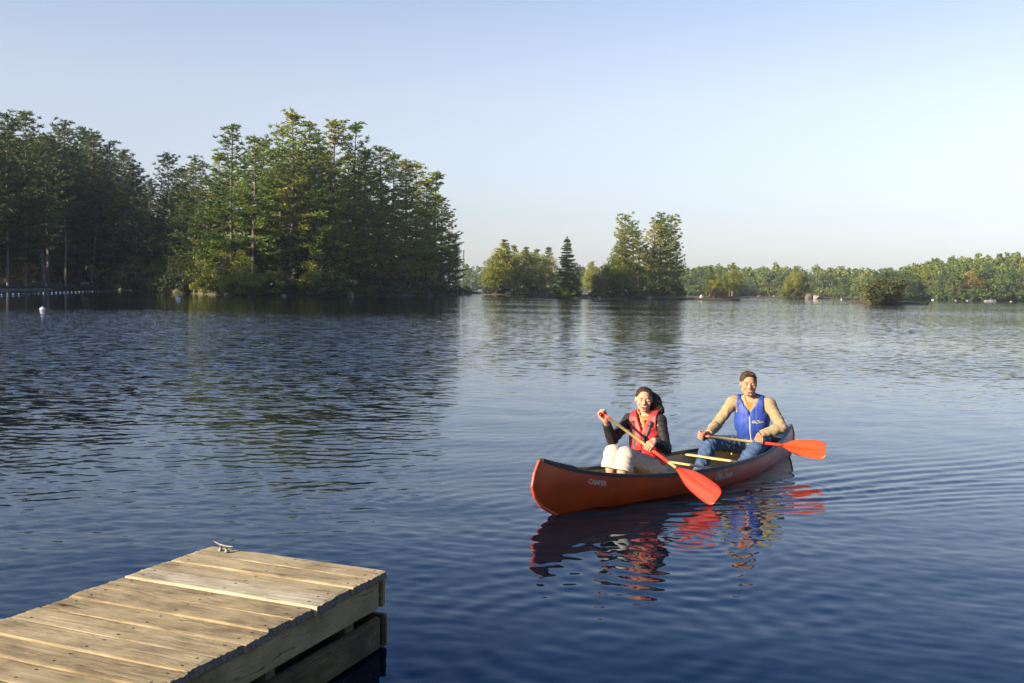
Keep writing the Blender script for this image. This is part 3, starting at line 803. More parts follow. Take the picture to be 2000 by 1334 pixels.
sk_m = [(1330, 522), (1380, 517), (1440, 518), (1500, 516), (1560, 518), (1620, 521), (1670, 525), (1700, 529)]
ed_m = [(1325, 575.5), (1400, 576.5), (1480, 577.5), (1560, 579), (1640, 580.5), (1700, 582)]
hp = [(*ground(px, py)[:2], hz(px, float(np.interp(px, *zip(*sk_m))), ground(px, py)[1] + 90, 11)) for px, py in ed_m]
hill("hill", hp, M_FLOOR, 100, 1)
wood(1330, 1705, ed_m, sk_m, 95, 2, 36, "leafy tree on the far wooded shore behind the small islands", "trees on the far middle shore", 11.5, 0, pine=0.15, back=4)
sk_l = [(900, 531), (925, 524), (950, 527), (1000, 530), (1080, 532), (1140, 528), (1190, 524), (1240, 526), (1330, 522)]
ed_l = [(890, 565.5), (950, 566.3), (1050, 568), (1140, 569.5), (1200, 572), (1330, 575)]
hp = [(*ground(px, py)[:2], hz(px, float(np.interp(px, *zip(*sk_l))), ground(px, py)[1] + 130, 17)) for px, py in ed_l]
hill("hill", hp, M_FLOOR, 150, 1)
wood(895, 1330, ed_l, sk_l, 130, 2, 28, "hazy leafy tree on the farthest shore between point and islands", "trees on the farthest shore", 18.0, 0, pine=0.2, back=2)
def back_wood():
    """the rows of the hillside wood behind those built tree by tree: one mass of crowns"""
    g = np.random.default_rng(99); Vs = []
    for x, y, z, h in BACKWOOD:
        n, k = 13, 34; R = 0.27 * h * (0.8 + 0.4 * g.random())
        d = g.normal(size=(n, 3)); d /= np.linalg.norm(d, axis=1)[:, None]; d[:, 2] = np.abs(d[:, 2]) * 1.1 - 0.25
        C = np.array([x, y, z + 0.58 * h]) + d * np.array([R, R, 0.42 * h]) * (0.6 + 0.4 * g.random((n, 1)))
        P = np.repeat(C, k, 0); u = g.normal(size=P.shape); u /= np.linalg.norm(u, axis=1)[:, None]
        P = P + u * 0.40 * R * (0.4 + 0.6 * g.random((len(P), 1)))
        nr = u * 0.7 + g.normal(size=P.shape) * 0.5 + np.array([0, 0, 0.35])
        a = np.cross(nr, g.normal(size=P.shape)); a /= np.linalg.norm(a, axis=1)[:, None] + 1e-9
        b = np.cross(nr, a); b /= np.linalg.norm(b, axis=1)[:, None] + 1e-9
        s = 0.075 * h * (0.6 + 0.8 * g.random((len(P), 1)))
        Vs.append(np.stack([P - a * s * .5, P + b * s * .4, P + a * s * .5, P - b * s * .4], 1).reshape(-1, 3))
    V = np.concatenate(Vs)
    tag(link("hillside_woods", new_mesh("hillside_woods", V, np.arange(len(V)).reshape(-1, 4), (M_HILLMASS,))), kind="stuff")
M_HILLMASS = foliage("hillside leaves", (0.026, 0.056, 0.016), (0.070, 0.115, 0.025), (0.135, 0.165, 0.034), 0.09, 0.25)
back_wood()
for px in np.linspace(1335, 2030, 62):                       # brush along the far waterline
    edge = ed_m if px < 1695 else ed_r
    Y = ground(px, float(np.interp(px, *zip(*edge))))[1] + 1.5
    HS.put(tuple(at_dist(px + 4 * random.random(), Y, 0.1)), 2.5 + 2.5 * random.random(), 1.0, label="low leafy brush along the far waterline", cat="shrub", group="brush along the far waterline")
for px in np.linspace(898, 1330, 34):
    Y = ground(px, float(np.interp(px, *zip(*ed_l))))[1] + 2
    HS.put(tuple(at_dist(px, Y, 0.1)), 5 + 4 * random.random(), 1.1, label="hazy brush along the farthest waterline", cat="shrub", group="brush along the farthest waterline")
for kd in (HB, HY, HP, HS): kd.done()
# ================================================================== DOCK
def wood_mat(name, dark, mid, pale, knots=True, rough=0.8, bump=0.5):
    """weathered board: grain runs along the board's own X axis"""
    mt, t, b = _mat(name)
    b.inputs["Roughness"].default_value = rough; b.inputs["Specular IOR Level"].default_value = 0.25
    tc = N(t, "ShaderNodeTexCoord"); oi = N(t, "ShaderNodeObjectInfo")
    of = N(t, "ShaderNodeVectorMath", operation='SCALE'); of.inputs["Scale"].default_value = 37.0
    cx = N(t, "ShaderNodeCombineXYZ"); L(t, oi.outputs["Random"], cx.inputs[0]); L(t, oi.outputs["Random"], cx.inputs[1])
    L(t, cx.outputs[0], of.inputs[0])
    ad = N(t, "ShaderNodeVectorMath", operation='ADD'); L(t, tc.outputs["Object"], ad.inputs[0]); L(t, of.outputs[0], ad.inputs[1])
    # wander of the grain
    wn = N(t, "ShaderNodeTexNoise"); wn.inputs["Scale"].default_value = 2.2; wn.inputs["Detail"].default_value = 3
    L(t, ad.outputs[0], wn.inputs["Vector"])
    ws = N(t, "ShaderNodeVectorMath", operation='SCALE'); ws.inputs["Scale"].default_value = 0.10; L(t, wn.outputs["Color"], ws.inputs[0])
    a2 = N(t, "ShaderNodeVectorMath", operation='ADD'); L(t, ad.outputs[0], a2.inputs[0]); L(t, ws.outputs[0], a2.inputs[1])
    def stretched(sx, sy, scale, det):
        mp = N(t, "ShaderNodeMapping"); mp.inputs["Scale"].default_value = (sx, sy, sy)
        L(t, a2.outputs[0], mp.inputs[0])
        n = N(t, "ShaderNodeTexNoise"); n.inputs["Scale"].default_value = scale; n.inputs["Detail"].default_value = det; n.inputs["Roughness"].default_value = 0.65
        L(t, mp.outputs[0], n.inputs["Vector"]); return n
    g1 = stretched(1.2, 26, 1.6, 6); g2 = stretched(3, 90, 1.5, 4); blot = N(t, "ShaderNodeTexNoise"); blot.inputs["Scale"].default_value = 5.0; blot.inputs["Detail"].default_value = 6
    L(t, ad.outputs[0], blot.inputs["Vector"])
    r = ramp(t, [(0.26, dark), (0.47, mid), (0.70, pale)])
    mx = N(t, "ShaderNodeMath", operation='MULTIPLY_ADD'); mx.inputs[1].default_value = 0.55
    m2 = N(t, "ShaderNodeMath", operation='MULTIPLY_ADD'); m2.inputs[1].default_value = 0.55; m2.inputs[2].default_value = -0.05
    L(t, blot.outputs["Fac"], m2.inputs[0]); L(t, g1.outputs["Fac"], mx.inputs[0]); L(t, m2.outputs[0], mx.inputs[2])
    rv = N(t, "ShaderNodeMath", operation='MULTIPLY_ADD'); rv.inputs[1].default_value = 0.16; rv.inputs[2].default_value = -0.08
    L(t, oi.outputs["Random"], rv.inputs[0])
    m3 = N(t, "ShaderNodeMath", operation='ADD'); L(t, mx.outputs[0], m3.inputs[0]); L(t, rv.outputs[0], m3.inputs[1]); L(t, m3.outputs[0], r.inputs[0])
    col = r.outputs[0]
    # dark weathered checks along the grain
    ck = stretched(1.6, 70, 1.0, 2)
    cr = ramp(t, [(0.31, (0.24, 0.21, 0.18)), (0.38, (1, 1, 1))]); L(t, ck.outputs["Fac"], cr.inputs[0])
    mm = N(t, "ShaderNodeMix", data_type='RGBA', blend_type='MULTIPLY'); mm.inputs[0].default_value = 0.8
    L(t, col, mm.inputs[6]); L(t, cr.outputs[0], mm.inputs[7]); col = mm.outputs[2]
    if knots:
        vo = N(t, "ShaderNodeTexVoronoi"); vo.inputs["Scale"].default_value = 2.3; vo.inputs["Randomness"].default_value = 1.0
        mp = N(t, "ShaderNodeMapping"); mp.inputs["Scale"].default_value = (0.75, 1.6, 1.0); L(t, a2.outputs[0], mp.inputs[0]); L(t, mp.outputs[0], vo.inputs["Vector"])
        kr = ramp(t, [(0.035, (0.16, 0.09, 0.05)), (0.075, (0.75, 0.66, 0.55)), (0.11, (1, 1, 1))]); L(t, vo.outputs["Distance"], kr.inputs[0])
        m4 = N(t, "ShaderNodeMix", data_type='RGBA', blend_type='MULTIPLY'); m4.inputs[0].default_value = 0.9
        L(t, col, m4.inputs[6]); L(t, kr.outputs[0], m4.inputs[7]); col = m4.outputs[2]
    st = N(t, "ShaderNodeTexNoise"); st.inputs["Scale"].default_value = 3.1; st.inputs["Detail"].default_value = 8; st.inputs["Roughness"].default_value = 0.72
    sm_ = N(t, "ShaderNodeMapping"); sm_.inputs["Scale"].default_value = (0.7, 1.7, 1.0); L(t, ad.outputs[0], sm_.inputs[0]); L(t, sm_.outputs[0], st.inputs["Vector"])
    sr = ramp(t, [(0.37, (0.48, 0.45, 0.42)), (0.47, (0.86, 0.84, 0.81)), (0.60, (1.10, 1.09, 1.06))]); L(t, st.outputs["Fac"], sr.inputs[0])
    m5 = N(t, "ShaderNodeMix", data_type='RGBA', blend_type='MULTIPLY'); m5.inputs[0].default_value = 0.9
    L(t, col, m5.inputs[6]); L(t, sr.outputs[0], m5.inputs[7]); col = m5.outputs[2]
    L(t, col, b.inputs["Base Color"])
    bs = N(t, "ShaderNodeMath", operation='ADD'); L(t, g1.outputs["Fac"], bs.inputs[0]); L(t, g2.outputs["Fac"], bs.inputs[1])
    bp = N(t, "ShaderNodeBump"); bp.inputs["Strength"].default_value = bump; bp.inputs["Distance"].default_value = 0.006
    L(t, bs.outputs[0], bp.inputs["Height"]); L(t, bp.outputs[0], b.inputs["Normal"])
    return mt
M_PLANK = wood_mat("weathered plank", (0.140, 0.108, 0.058), (0.270, 0.215, 0.125), (0.365, 0.305, 0.192))
M_PLANKNEW = wood_mat("newer plank", (0.25, 0.215, 0.145), (0.33, 0.29, 0.205), (0.39, 0.35, 0.26))
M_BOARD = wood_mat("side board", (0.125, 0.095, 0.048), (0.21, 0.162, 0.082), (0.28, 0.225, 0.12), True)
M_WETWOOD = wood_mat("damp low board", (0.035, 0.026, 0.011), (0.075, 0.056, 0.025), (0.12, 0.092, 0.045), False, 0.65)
M_ENDGRAIN = simple('grey end grain', (0.12, 0.10, 0.075), 0.95, 0.6, 60, 0.8)
M_NAIL = simple("rusty nail", (0.05, 0.035, 0.025), 0.7, 0.3, 50)
M_GALV = simple("galvanised metal", (0.13, 0.13, 0.13), 0.55, 0.4, 60, 0.2, metal=0.4)

DOCK_Z = 0.45
_A = ground(753, 1113.5, DOCK_Z); _C = ground(320, 1334, DOCK_Z)          # far right corner, and a point along the right edge
_dl = (_C - _A); _dl[2] = 0; _dl /= np.linalg.norm(_dl)                   # along the dock toward the viewer
DOCK_RZ = math.atan2(_dl[0], -_dl[1])                                     # local -Y runs along the dock, local -X across to its left side
dock = empty("wooden_dock", (_A[0], _A[1], 0.0), DOCK_RZ)
tag(dock, "weathered wooden dock reaching into the lake at the lower left", "dock")
DW, PL = 1.235, 0.189
def plank_mesh(seed, w=0.181, thick=0.040, ln=DW + 0.035):
    """a board with worn, splintered ends and eased long edges"""
    g = np.random.default_rng(seed); nx, V, F = 5, [], []
    xs = np.concatenate([[0], np.linspace(0.03, ln - 0.03, 5), [ln]])
    ys = np.concatenate([[0, 0.006], np.linspace(0.016, w - 0.016, 9), [w - 0.006, w]])
    er = np.interp(ys, np.linspace(0, w, 12), np.abs(g.normal(size=12)) * 0.008); el = np.interp(ys, np.linspace(0, w, 12), np.abs(g.normal(size=12)) * 0.006)
    def grid(zf, lower):
        out = []
        for i, x in enumerate(xs):
            for j, y in enumerate(ys):
                xx = x
                if i == 0: xx = x + el[j] * (0.4 if lower else 1)
                if i == len(xs) - 1: xx = x - er[j] * (0.3 if lower else 1)
                edge = min(y, w - y)
                z = -thick if lower else -(0.0035 if edge < 0.003 else 0.0008 if edge < 0.01 else 0) - (0.006 * g.random() if i in (0, len(xs) - 1) else 0.0015 * g.random())
                yy = y + (0.003 * math.sin(5 * x + seed) if edge < 0.003 else 0)
                out.append([xx - ln, yy - w, z])
        return out
    top, bot = grid(0, False), grid(0, True); n, k = len(xs), len(ys); V = top + bot; o = n * k
    I = lambda i, j: i * k + j
    for i in range(n - 1):
        for j in range(k - 1):
            F.append((I(i, j), I(i + 1, j), I(i + 1, j + 1), I(i, j + 1)))
        F.append((o + I(i, 0), o + I(i + 1, 0), I(i + 1, 0), I(i, 0))); F.append((I(i, k - 1), I(i + 1, k - 1), o + I(i + 1, k - 1), o + I(i, k - 1)))
    for j in range(k - 1):
        F.append((I(0, j), I(0, j + 1), o + I(0, j + 1), o + I(0, j))); F.append((o + I(n - 1, j), o + I(n - 1, j + 1), I(n - 1, j + 1), I(n - 1, j)))
    F.append((o, o + I(0, k - 1), o + I(n - 1, k - 1), o + I(n - 1, 0)))
    nb_ = 2 * (k - 1) ; mi_ = [0] * (len(F) - 1 - nb_) + [1] * nb_ + [0]
    return new_mesh("plank", V, F, (M_PLANK, M_ENDGRAIN), midx=mi_)
pm = [plank_mesh(200 + k) for k in range(6)]
new_me = plank_mesh(300, thick=0.052); new_me.materials[0] = M_PLANKNEW
nails = MB()
for k in range(21):
    newer = (k == 3)
    o = link("plank", new_me if newer else pm[k % 6], dock, (0.018 + 0.008 * math.sin(k * 2.3) + (0.012 if newer else 0), -k * PL + 0.0035 * math.sin(k * 5.7), DOCK_Z + (0.010 if newer else 0.003 * math.sin(k * 1.7))), (0, 0, 0.004 * math.sin(k * 3.1)))
    if newer: o["label"] = "paler newer plank standing a little proud"
    for x in (-0.06, -0.60, -1.16):
        for y in (0.045, 0.14):
            c = (x + 0.01 * random.random(), -k * PL - y + 0.01 * random.random(), DOCK_Z + 0.0012 + (0.010 if newer else 0.003 * math.sin(k * 1.7)))
            if random.random() < 0.85: nails.tube([np.array(c) - [0, 0, .004], np.array(c)], [0.0068, 0.0068], 7)
nl = nails.build("nail", M_NAIL, dock); nl["kind"] = "stuff"
def board(name, c, size, mat, rz=0.0, bev=0.006, seed=0):
    """sawn board with eased edges, its long side along local X"""
    bm = bmesh.new(); bmesh.ops.create_cube(bm, size=1.0)
    bmesh.ops.scale(bm, vec=size, verts=bm.verts)
    bmesh.ops.bevel(bm, geom=list(bm.edges), offset=bev, segments=2, affect='EDGES')
    g = np.random.default_rng(seed)
    for v in bm.verts: v.co += Vector(g.normal(size=3) * 0.0012)
    me = bpy.data.meshes.new(name); bm.to_mesh(me); bm.free(); me.materials.append(mat)
    return link(name, me, dock, c, (0, 0, rz))
LEN = 21 * PL; Q = math.pi / 2
top = DOCK_Z - 0.046
for x, s_ in ((-0.020, 1), (-DW + 0.02, 2)):                              # rim boards under the decking, and the lower fender boards
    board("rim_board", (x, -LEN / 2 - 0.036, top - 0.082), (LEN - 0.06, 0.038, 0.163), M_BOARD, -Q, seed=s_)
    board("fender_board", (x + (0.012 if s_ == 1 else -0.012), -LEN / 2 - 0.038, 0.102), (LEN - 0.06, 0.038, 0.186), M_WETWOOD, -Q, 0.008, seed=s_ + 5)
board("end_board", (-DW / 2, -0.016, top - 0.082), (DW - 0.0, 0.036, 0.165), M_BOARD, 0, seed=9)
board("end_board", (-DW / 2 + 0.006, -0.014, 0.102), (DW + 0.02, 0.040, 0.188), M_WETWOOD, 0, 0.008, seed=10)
for k in range(6):                                                         # posts that tie rim and fender together
    for x in (-0.062, -DW + 0.062):
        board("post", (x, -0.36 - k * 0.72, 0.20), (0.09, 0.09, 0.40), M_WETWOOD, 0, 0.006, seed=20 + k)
for k in range(4):
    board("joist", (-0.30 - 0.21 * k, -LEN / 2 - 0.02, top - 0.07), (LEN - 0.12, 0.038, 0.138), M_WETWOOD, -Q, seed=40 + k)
for k in range(3):
    board("float", (-DW / 2, -0.72 - 1.25 * k, 0.05), (0.95, 0.85, 0.42), simple("dark float", (0.02, 0.02, 0.02), 0.6), 0, 0.03, seed=60 + k)
# round bolt heads on the low board
bolts = MB()
for y, z in ((-0.14, 0.125), (-0.20, 0.090), (-1.0, 0.13), (-1.08, 0.085)):
    bolts.tube([[0.010, y, z], [0.016, y, z]], [0.011, 0.009], 10)
for y, z in ((-0.10, 0.125), (-0.30, 0.085)): pass
bl = bolts.build("bolt", M_GALV, dock); bl["kind"] = "stuff"
# cleat
ck = empty("cleat", (0, 0, 0)); ck.parent = dock; ck.location = (-DW + 0.145, -0.085, DOCK_Z + 0.002); ck.rotation_euler = (0, 0, math.radians(-14)); ck.scale = (0.74, 0.66, 0.72)
ck["label"] = "galvanised metal mooring cleat at the far left corner"
hm = MB()
hm.tube([[-0.125, 0, 0.066], [-0.10, 0, 0.060], [-0.05, 0, 0.052], [0, 0, 0.050], [0.05, 0, 0.052], [0.10, 0, 0.058], [0.125, 0, 0.062]], [0.005, 0.007, 0.009, 0.010, 0.009, 0.007, 0.005], 10)
hm.build("horn", M_GALV, ck, True)
for x in (-0.036, 0.036):
    fm = MB(); fm.tube([[x * 1.25, 0, 0.0], [x * 1.2, 0, 0.006], [x, 0, 0.018], [x * 0.9, 0, 0.05]], [0.026, 0.024, 0.013, 0.014], 12); fm.build("foot", M_GALV, ck, True)

# ================================================================== CANOE
M_HULL = simple("red hull", (0.31, 0.044, 0.006), 0.28, 0.20, 5.0, 0.03, coat=0.0, spec=0.42)
M_INNER = simple("tan hull lining", (0.40, 0.33, 0.19), 0.6, 0.12, 6.0, 0.05)
M_VINYL = simple("black vinyl", (0.018, 0.018, 0.020), 0.38, 0.2, 20)
M_DECK = simple("grey deck plastic", (0.12, 0.11, 0.105), 0.35, 0.1, 20)
M_ASH = wood_mat("varnished ash", (0.42, 0.24, 0.08), (0.55, 0.34, 0.13), (0.62, 0.42, 0.19), False, 0.3, 0.1)
M_WEB = simple("seat webbing", (0.05, 0.05, 0.045), 0.8, 0.4, 60, 0.4)
M_WHITE = simple("pale lettering", (0.36, 0.34, 0.28), 0.5, 0.05, 40)
canoe = empty("canoe", tuple(CB), CA)
tag(canoe, "long red canoe with black gunwales carrying the two paddlers", "canoe")
def hull_surface(inset, z_floor, nu=72, nv=18):
    V = np.zeros((nu + 1, 2 * nv + 1, 3))
    for i in range(nu + 1):
        u = i / nu; u = 0.5 - 0.5 * math.cos(math.pi * u) if inset == 0 else 0.012 + 0.976 * (0.5 - 0.5 * math.cos(math.pi * u))
        sg = S0 + u * (S1 - S0); zt = float(sheer(sg))
        for j in range(nv + 1):
            f = j / nv
            ang = f * math.pi / 2
            p = 1.35 + 1.9 * math.sin(math.pi * u) ** 0.8 if 0 < u < 1 else 1.35
            fz = 1 - math.cos(ang) ** (2 / p)
            z = KEEL + (zt - KEEL) * fz
            s = stem_b(z) + u * (stem_s(z) - stem_b(z))
            y = float(half_w(sg)) * (1 - (1 - fz) ** p) ** (1 / p)
            y = max(0.0, y - inset); z = max(z, z_floor)
            V[i, nv + j] = (s, y, z); V[i, nv - j] = (s, -y, z)
    n, k = nu + 1, 2 * nv + 1
    idx = np.arange(n * k).reshape(n, k)
    F = np.stack([idx[:-1, :-1], idx[1:, :-1], idx[1:, 1:], idx[:-1, 1:]], -1).reshape(-1, 4)
    return V.reshape(-1, 3), F
hv, hf = hull_surface(0.0, -9); link("hull", new_mesh("hull", hv, hf, (M_HULL,), True), canoe)
iv, jf = hull_surface(0.014, KEEL + 0.02); link("lining", new_mesh("lining", iv, jf[:, ::-1], (M_INNER,), True), canoe)
for sd in (1, -1):                                                         # gunwales: square vinyl rails capping both edges
    ss = np.linspace(S0 + 0.03, S1 - 0.02, 90); V, F = [], []
    prof = [(-0.016, -0.026), (0.010, -0.026), (0.012, 0.006), (0.004, 0.012), (-0.012, 0.012), (-0.018, 0.006)]
    for s in ss:
        w = float(half_w(s)); z = float(sheer(s)); u = (s - S0) / (S1 - S0)
        s2 = stem_b(z) + u * (stem_s(z) - stem_b(z))
        for a, b in prof: V.append((s2, sd * max(0.002, w + a if w + a > 0 else 0.002), z + b))
    n = len(prof)
    for i in range(len(ss) - 1):
        for j in range(n): F.append((i*n+j, i*n+(j+1) % n, (i+1)*n+(j+1) % n, (i+1)*n+j) if sd > 0 else (i*n+j, (i+1)*n+j, (i+1)*n+(j+1) % n, i*n+(j+1) % n))
    F += [tuple(range(n)), tuple(range((len(ss)-1)*n, len(ss)*n))]
    link("gunwale", new_mesh("gunwale", V, F, (M_VINYL,), False), canoe)
sg_ = MB(); zz = np.linspace(-0.10, 0.53, 60); sg_.tube([[float(stem_b(z)) - 0.007, 0, z] for z in zz], 0.0145, 8, True, (0, 1, 0)); sg_.build('stem_rounding', simple('sun-painted red stem', (0.42, 0.045, 0.012), 0.4, 0.1, 10), canoe, True)  # added tube, brighter red than the hull, stands in for the sunlit bow edge
sg_ = MB(); zz = np.linspace(-0.10, 0.40, 16); sg_.tube([[float(stem_s(z)) - 0.004, 0, z] for z in zz], 0.012, 8, True, (0, 1, 0)); sg_.build('stem_rounding', M_HULL, canoe, True)
def deck(sa, sb, tip_end):
    V, F = [], []; ss = np.linspace(sa, sb, 12)
    for s in ss:
        w = float(half_w(s)) - 0.003; z = float(sheer(s)) + 0.010
        for f in (-1, -0.5, 0, 0.5, 1): V.append((s, f * max(w, 0.004), z + 0.016 * (1 - f * f) * min(1, w / 0.1)))
    for i in range(11):
        for j in range(4): F.append((i*5+j, (i+1)*5+j, (i+1)*5+j+1, i*5+j+1))
    base = len(V); end = 11 if tip_end == 0 else 0                          # short lip at the inboard edge
    for j in range(5): x, y, z = V[end*5+j]; V.append((x, y, z - 0.035))
    for j in range(4): F.append((end*5+j, base+j, base+j+1, end*5+j+1))
    return link("deck_plate", new_mesh("deck_plate", V, F, (M_VINYL if tip_end == 0 else M_DECK,), True), canoe)
deck(S0 + 0.035, S0 + 0.40, 0); deck(S1 - 0.62, S1 - 0.02, 1)
for s0, wdt, nm, thick in ((2.27, 0.062, "thwart", 0.022), (2.85, 0.075, "yoke", 0.024)):
    w = float(half_w(s0)) - 0.012; z = float(sheer(s0)) - 0.036; V, F = [], []; ys = np.linspace(-w, w, 25); ring = 10
    for y in ys:
        q = abs(y) / w
        hw = wdt / 2 * (0.72 + 0.28 * math.cos(q * math.pi)) if nm == "thwart" else wdt / 2 * (0.85 + 0.25 * math.cos(q * 2 * math.pi))
        for k in range(ring):
            a = 2 * math.pi * k / ring
            V.append((y, hw * math.copysign(abs(math.cos(a)) ** .6, math.cos(a)), thick / 2 * math.copysign(abs(math.sin(a)) ** .6, math.sin(a))))
    for i in range(24):
        for k in range(ring): F.append((i*ring+k, i*ring+(k+1) % ring, (i+1)*ring+(k+1) % ring, (i+1)*ring+k))
    F += [tuple(range(ring)), tuple(reversed(range(24*ring, 25*ring)))]
    link(nm, new_mesh(nm, V, F, (M_ASH,), True), canoe, (s0, 0, z), (0, 0, Q))
for s0, dz in ((1.50, 0.115), (3.76, 0.13)):
    st = MB(); w = float(half_w(s0)) - 0.02
    for ds in (-0.12, 0.12):
        st.box((s0 + ds, 0, dz), (0.04, 2 * (float(half_w(s0 + ds)) - 0.03), 0.02))
        for sd in (1, -1): st.tube([[s0 + ds, sd * (float(half_w(s0 + ds)) - 0.05), dz], [s0 + ds, sd * (float(half_w(s0 + ds)) - 0.035), float(sheer(s0 + ds)) - 0.03]], [0.006, 0.006], 6)
    se = st.build("seat", M_ASH, canoe)
    wb = MB()
    for k in range(5): wb.box((s0 - 0.08 + 0.04 * k, 0, dz + 0.012), (0.034, 1.5 * w, 0.006))
    wb.build("webbing", M_WEB, se)
rv = MB()
for s in (0.55, 1.2, 2.27, 2.85, 3.1, 3.64, 3.88):
    for sd in (1, -1): rv.ball((s, sd * (float(half_w(s)) - 0.002), float(sheer(s)) + 0.013), (0.007, 0.007, 0.004), 8, 5)
r_ = rv.build("rivet", M_GALV, canoe); r_["kind"] = "stuff"
def letters(txt, size, s0, drop, shear, parent, name, width=1.0, bold=0.0):
    """flat lettering laid onto the near side of the hull"""
    cu = bpy.data.curves.new(name, 'FONT'); cu.body = txt; cu.size = size; cu.shear = shear; cu.offset = bold; cu.resolution_u = 3
    tmp = bpy.data.objects.new("tmp", cu); COL.objects.link(tmp)
    dg = bpy.context.evaluated_depsgraph_get(); me = bpy.data.meshes.new_from_object(tmp.evaluated_get(dg))
    bpy.data.objects.remove(tmp)
    bm = bmesh.new(); bm.from_mesh(me)
    bmesh.ops.subdivide_edges(bm, edges=[e_ for e_ in bm.edges if e_.calc_length() > size * 0.3], cuts=2)
    for v in bm.verts:
        s = s0 + v.co.x * width; z = float(sheer(s)) - drop + v.co.y
        v.co = (s, -(float(hull_y(s, z)) + 0.003), z)
    bmesh.ops.recalc_face_normals(bm, faces=bm.faces)
    bm.to_mesh(me); bm.free(); me.materials.clear(); me.materials.append(M_WHITE); me.name = name
    return link(name, me, parent)
letters("CAMPER", 0.068, 0.32, 0.130, 0.0, canoe, "lettering", 0.86, 0.002)
def script(paths, s0, drop, h, r, parent, name, place, mat):
    """hand-drawn script: strokes given in letter units, drawn as thin flat ribbons"""
    V, F = [], []
    for pth in paths:
        pts = np.array(pth, float); k = len(pts)
        if k > 2:                                                           # smooth the stroke
            t = np.arange(k); tt = np.linspace(0, k - 1, (k - 1) * 4 + 1)
            P = []
            for x in tt:
                i = min(int(x), k - 2); f = x - i; p0 = pts[max(i-1, 0)]; p1 = pts[i]; p2 = pts[i+1]; p3 = pts[min(i+2, k-1)]
                P.append(0.5 * ((2*p1) + (-p0+p2)*f + (2*p0-5*p1+4*p2-p3)*f*f + (-p0+3*p1-3*p2+p3)*f**3))
            pts = np.array(P)
        d = np.gradient(pts, axis=0); d /= np.linalg.norm(d, axis=1)[:, None] + 1e-9
        q = np.stack([-d[:, 1], d[:, 0]], -1); b = len(V)
        wd = r * (0.7 + 0.5 * np.abs(d[:, 1]))[:, None]
        for a_, c_ in zip(pts - q * wd, pts + q * wd): V.append(place(a_ * h)); V.append(place(c_ * h))
        F += [(b+2*i, b+2*i+2, b+2*i+3, b+2*i+1) for i in range(len(pts) - 1)]
    return link(name, new_mesh(name, V, F, (mat,)), parent)
OLD_TOWN = [[(.55, 1.0), (.25, .95), (.05, .5), (.1, .08), (.4, .0), (.62, .4), (.62, .85), (.5, 1.02), (.38, .85)],           # O
            [(.78, .15), (.95, .6), (1.02, 1.05), (.92, 1.0), (.85, .2), (.95, .0), (1.05, .1)],                            # l
            [(1.42, .5), (1.25, .55), (1.14, .25), (1.25, .0), (1.42, .25), (1.58, 1.05)], [(1.55, .95), (1.45, .15), (1.55, .0), (1.68, .12)],   # d
            [(1.9, .95), (2.15, 1.12), (2.55, 1.02), (3.0, 1.15)], [(2.5, 1.02), (2.38, .3), (2.2, -.05), (1.98, .05), (2.02, .22)],   # T
            [(2.85, .5), (2.68, .5), (2.62, .15), (2.78, .0), (2.95, .25), (2.9, .48), (3.1, .45)],                         # o
            [(3.15, .5), (3.15, .05), (3.3, .05), (3.4, .5), (3.4, .05), (3.55, .05), (3.66, .5), (3.8, .42)],             # w
            [(3.86, .5), (3.84, .0), (3.9, .35), (4.02, .5), (4.1, .4), (4.08, .05), (4.2, .02), (4.32, .15)]]               # n
def on_hull(p):
    s = 2.14 + p[0]; z = float(sheer(s)) - 0.128 + p[1]
    return (s, -(float(hull_y(s, z)) + 0.003), z)
script(OLD_TOWN, 0, 0, 0.082, 0.055, canoe, "lettering", on_hull, M_WHITE)
# ================================================================== PEOPLE (bodies and clothes are smooth surfaces grown round a posed skeleton)
def smin(a, b, k):
    if k <= 0: return np.minimum(a, b)
    h = np.clip(0.5 + 0.5 * (b - a) / k, 0, 1)
    return b * (1 - h) + a * h - k * h * (1 - h)
def smax(a, b, k): return -smin(-a, -b, k)
def cap(P, a, b, ra, rb):
    a, b = np.asarray(a, float), np.asarray(b, float); ab = b - a
    t = np.clip(((P - a) @ ab) / (ab @ ab + 1e-12), 0, 1)
    return np.linalg.norm(P - a - t[:, None] * ab, axis=1) - (ra + (rb - ra) * t)
def ell(P, c, r, M=None):
    q = P - np.asarray(c, float)
    if M is not None: q = q @ M.T                       # rows of M are the ellipsoid's axes
    r = np.asarray(r, float)
    k0 = np.linalg.norm(q / r, axis=1); k1 = np.linalg.norm(q / (r * r), axis=1)
    return k0 * (k0 - 1.0) / (k1 + 1e-9)
def folds(P, seed, lam=0.05, amp=0.003, n=7):
    g = np.random.default_rng(seed); d = np.zeros(len(P))
    for i in range(n):
        v = g.normal(size=3); v /= np.linalg.norm(v)
        d += np.sin(P @ v * (2 * math.pi / (lam * (0.7 + 1.2 * g.random()))) + 1.2 * np.sin(P @ g.normal(size=3) * 14) + g.random() * 6.28)
    return d * amp / math.sqrt(n)
def creases(P, seed, axis, lam=0.05, amp=0.004, n=5, spread=0.45):
    """cloth wrinkles: sharp little ridges that run across the given axis"""
    g = np.random.default_rng(seed); d = np.zeros(len(P)); ax = unit(axis)
    for i in range(n):
        v = unit(ax + g.normal(size=3) * spread)
        ph = P @ v * (math.pi / (lam * (0.7 + 0.9 * g.random()))) + 1.4 * np.sin(P @ g.normal(size=3) * 11 + g.random() * 6) + g.random() * 6.28
        m = 0.5 + 0.5 * np.sin(P @ g.normal(size=3) * 13 + g.random() * 6)
        d += m * (np.abs(np.sin(ph)) - 0.64)
    return d * amp / math.sqrt(n) * 1.6
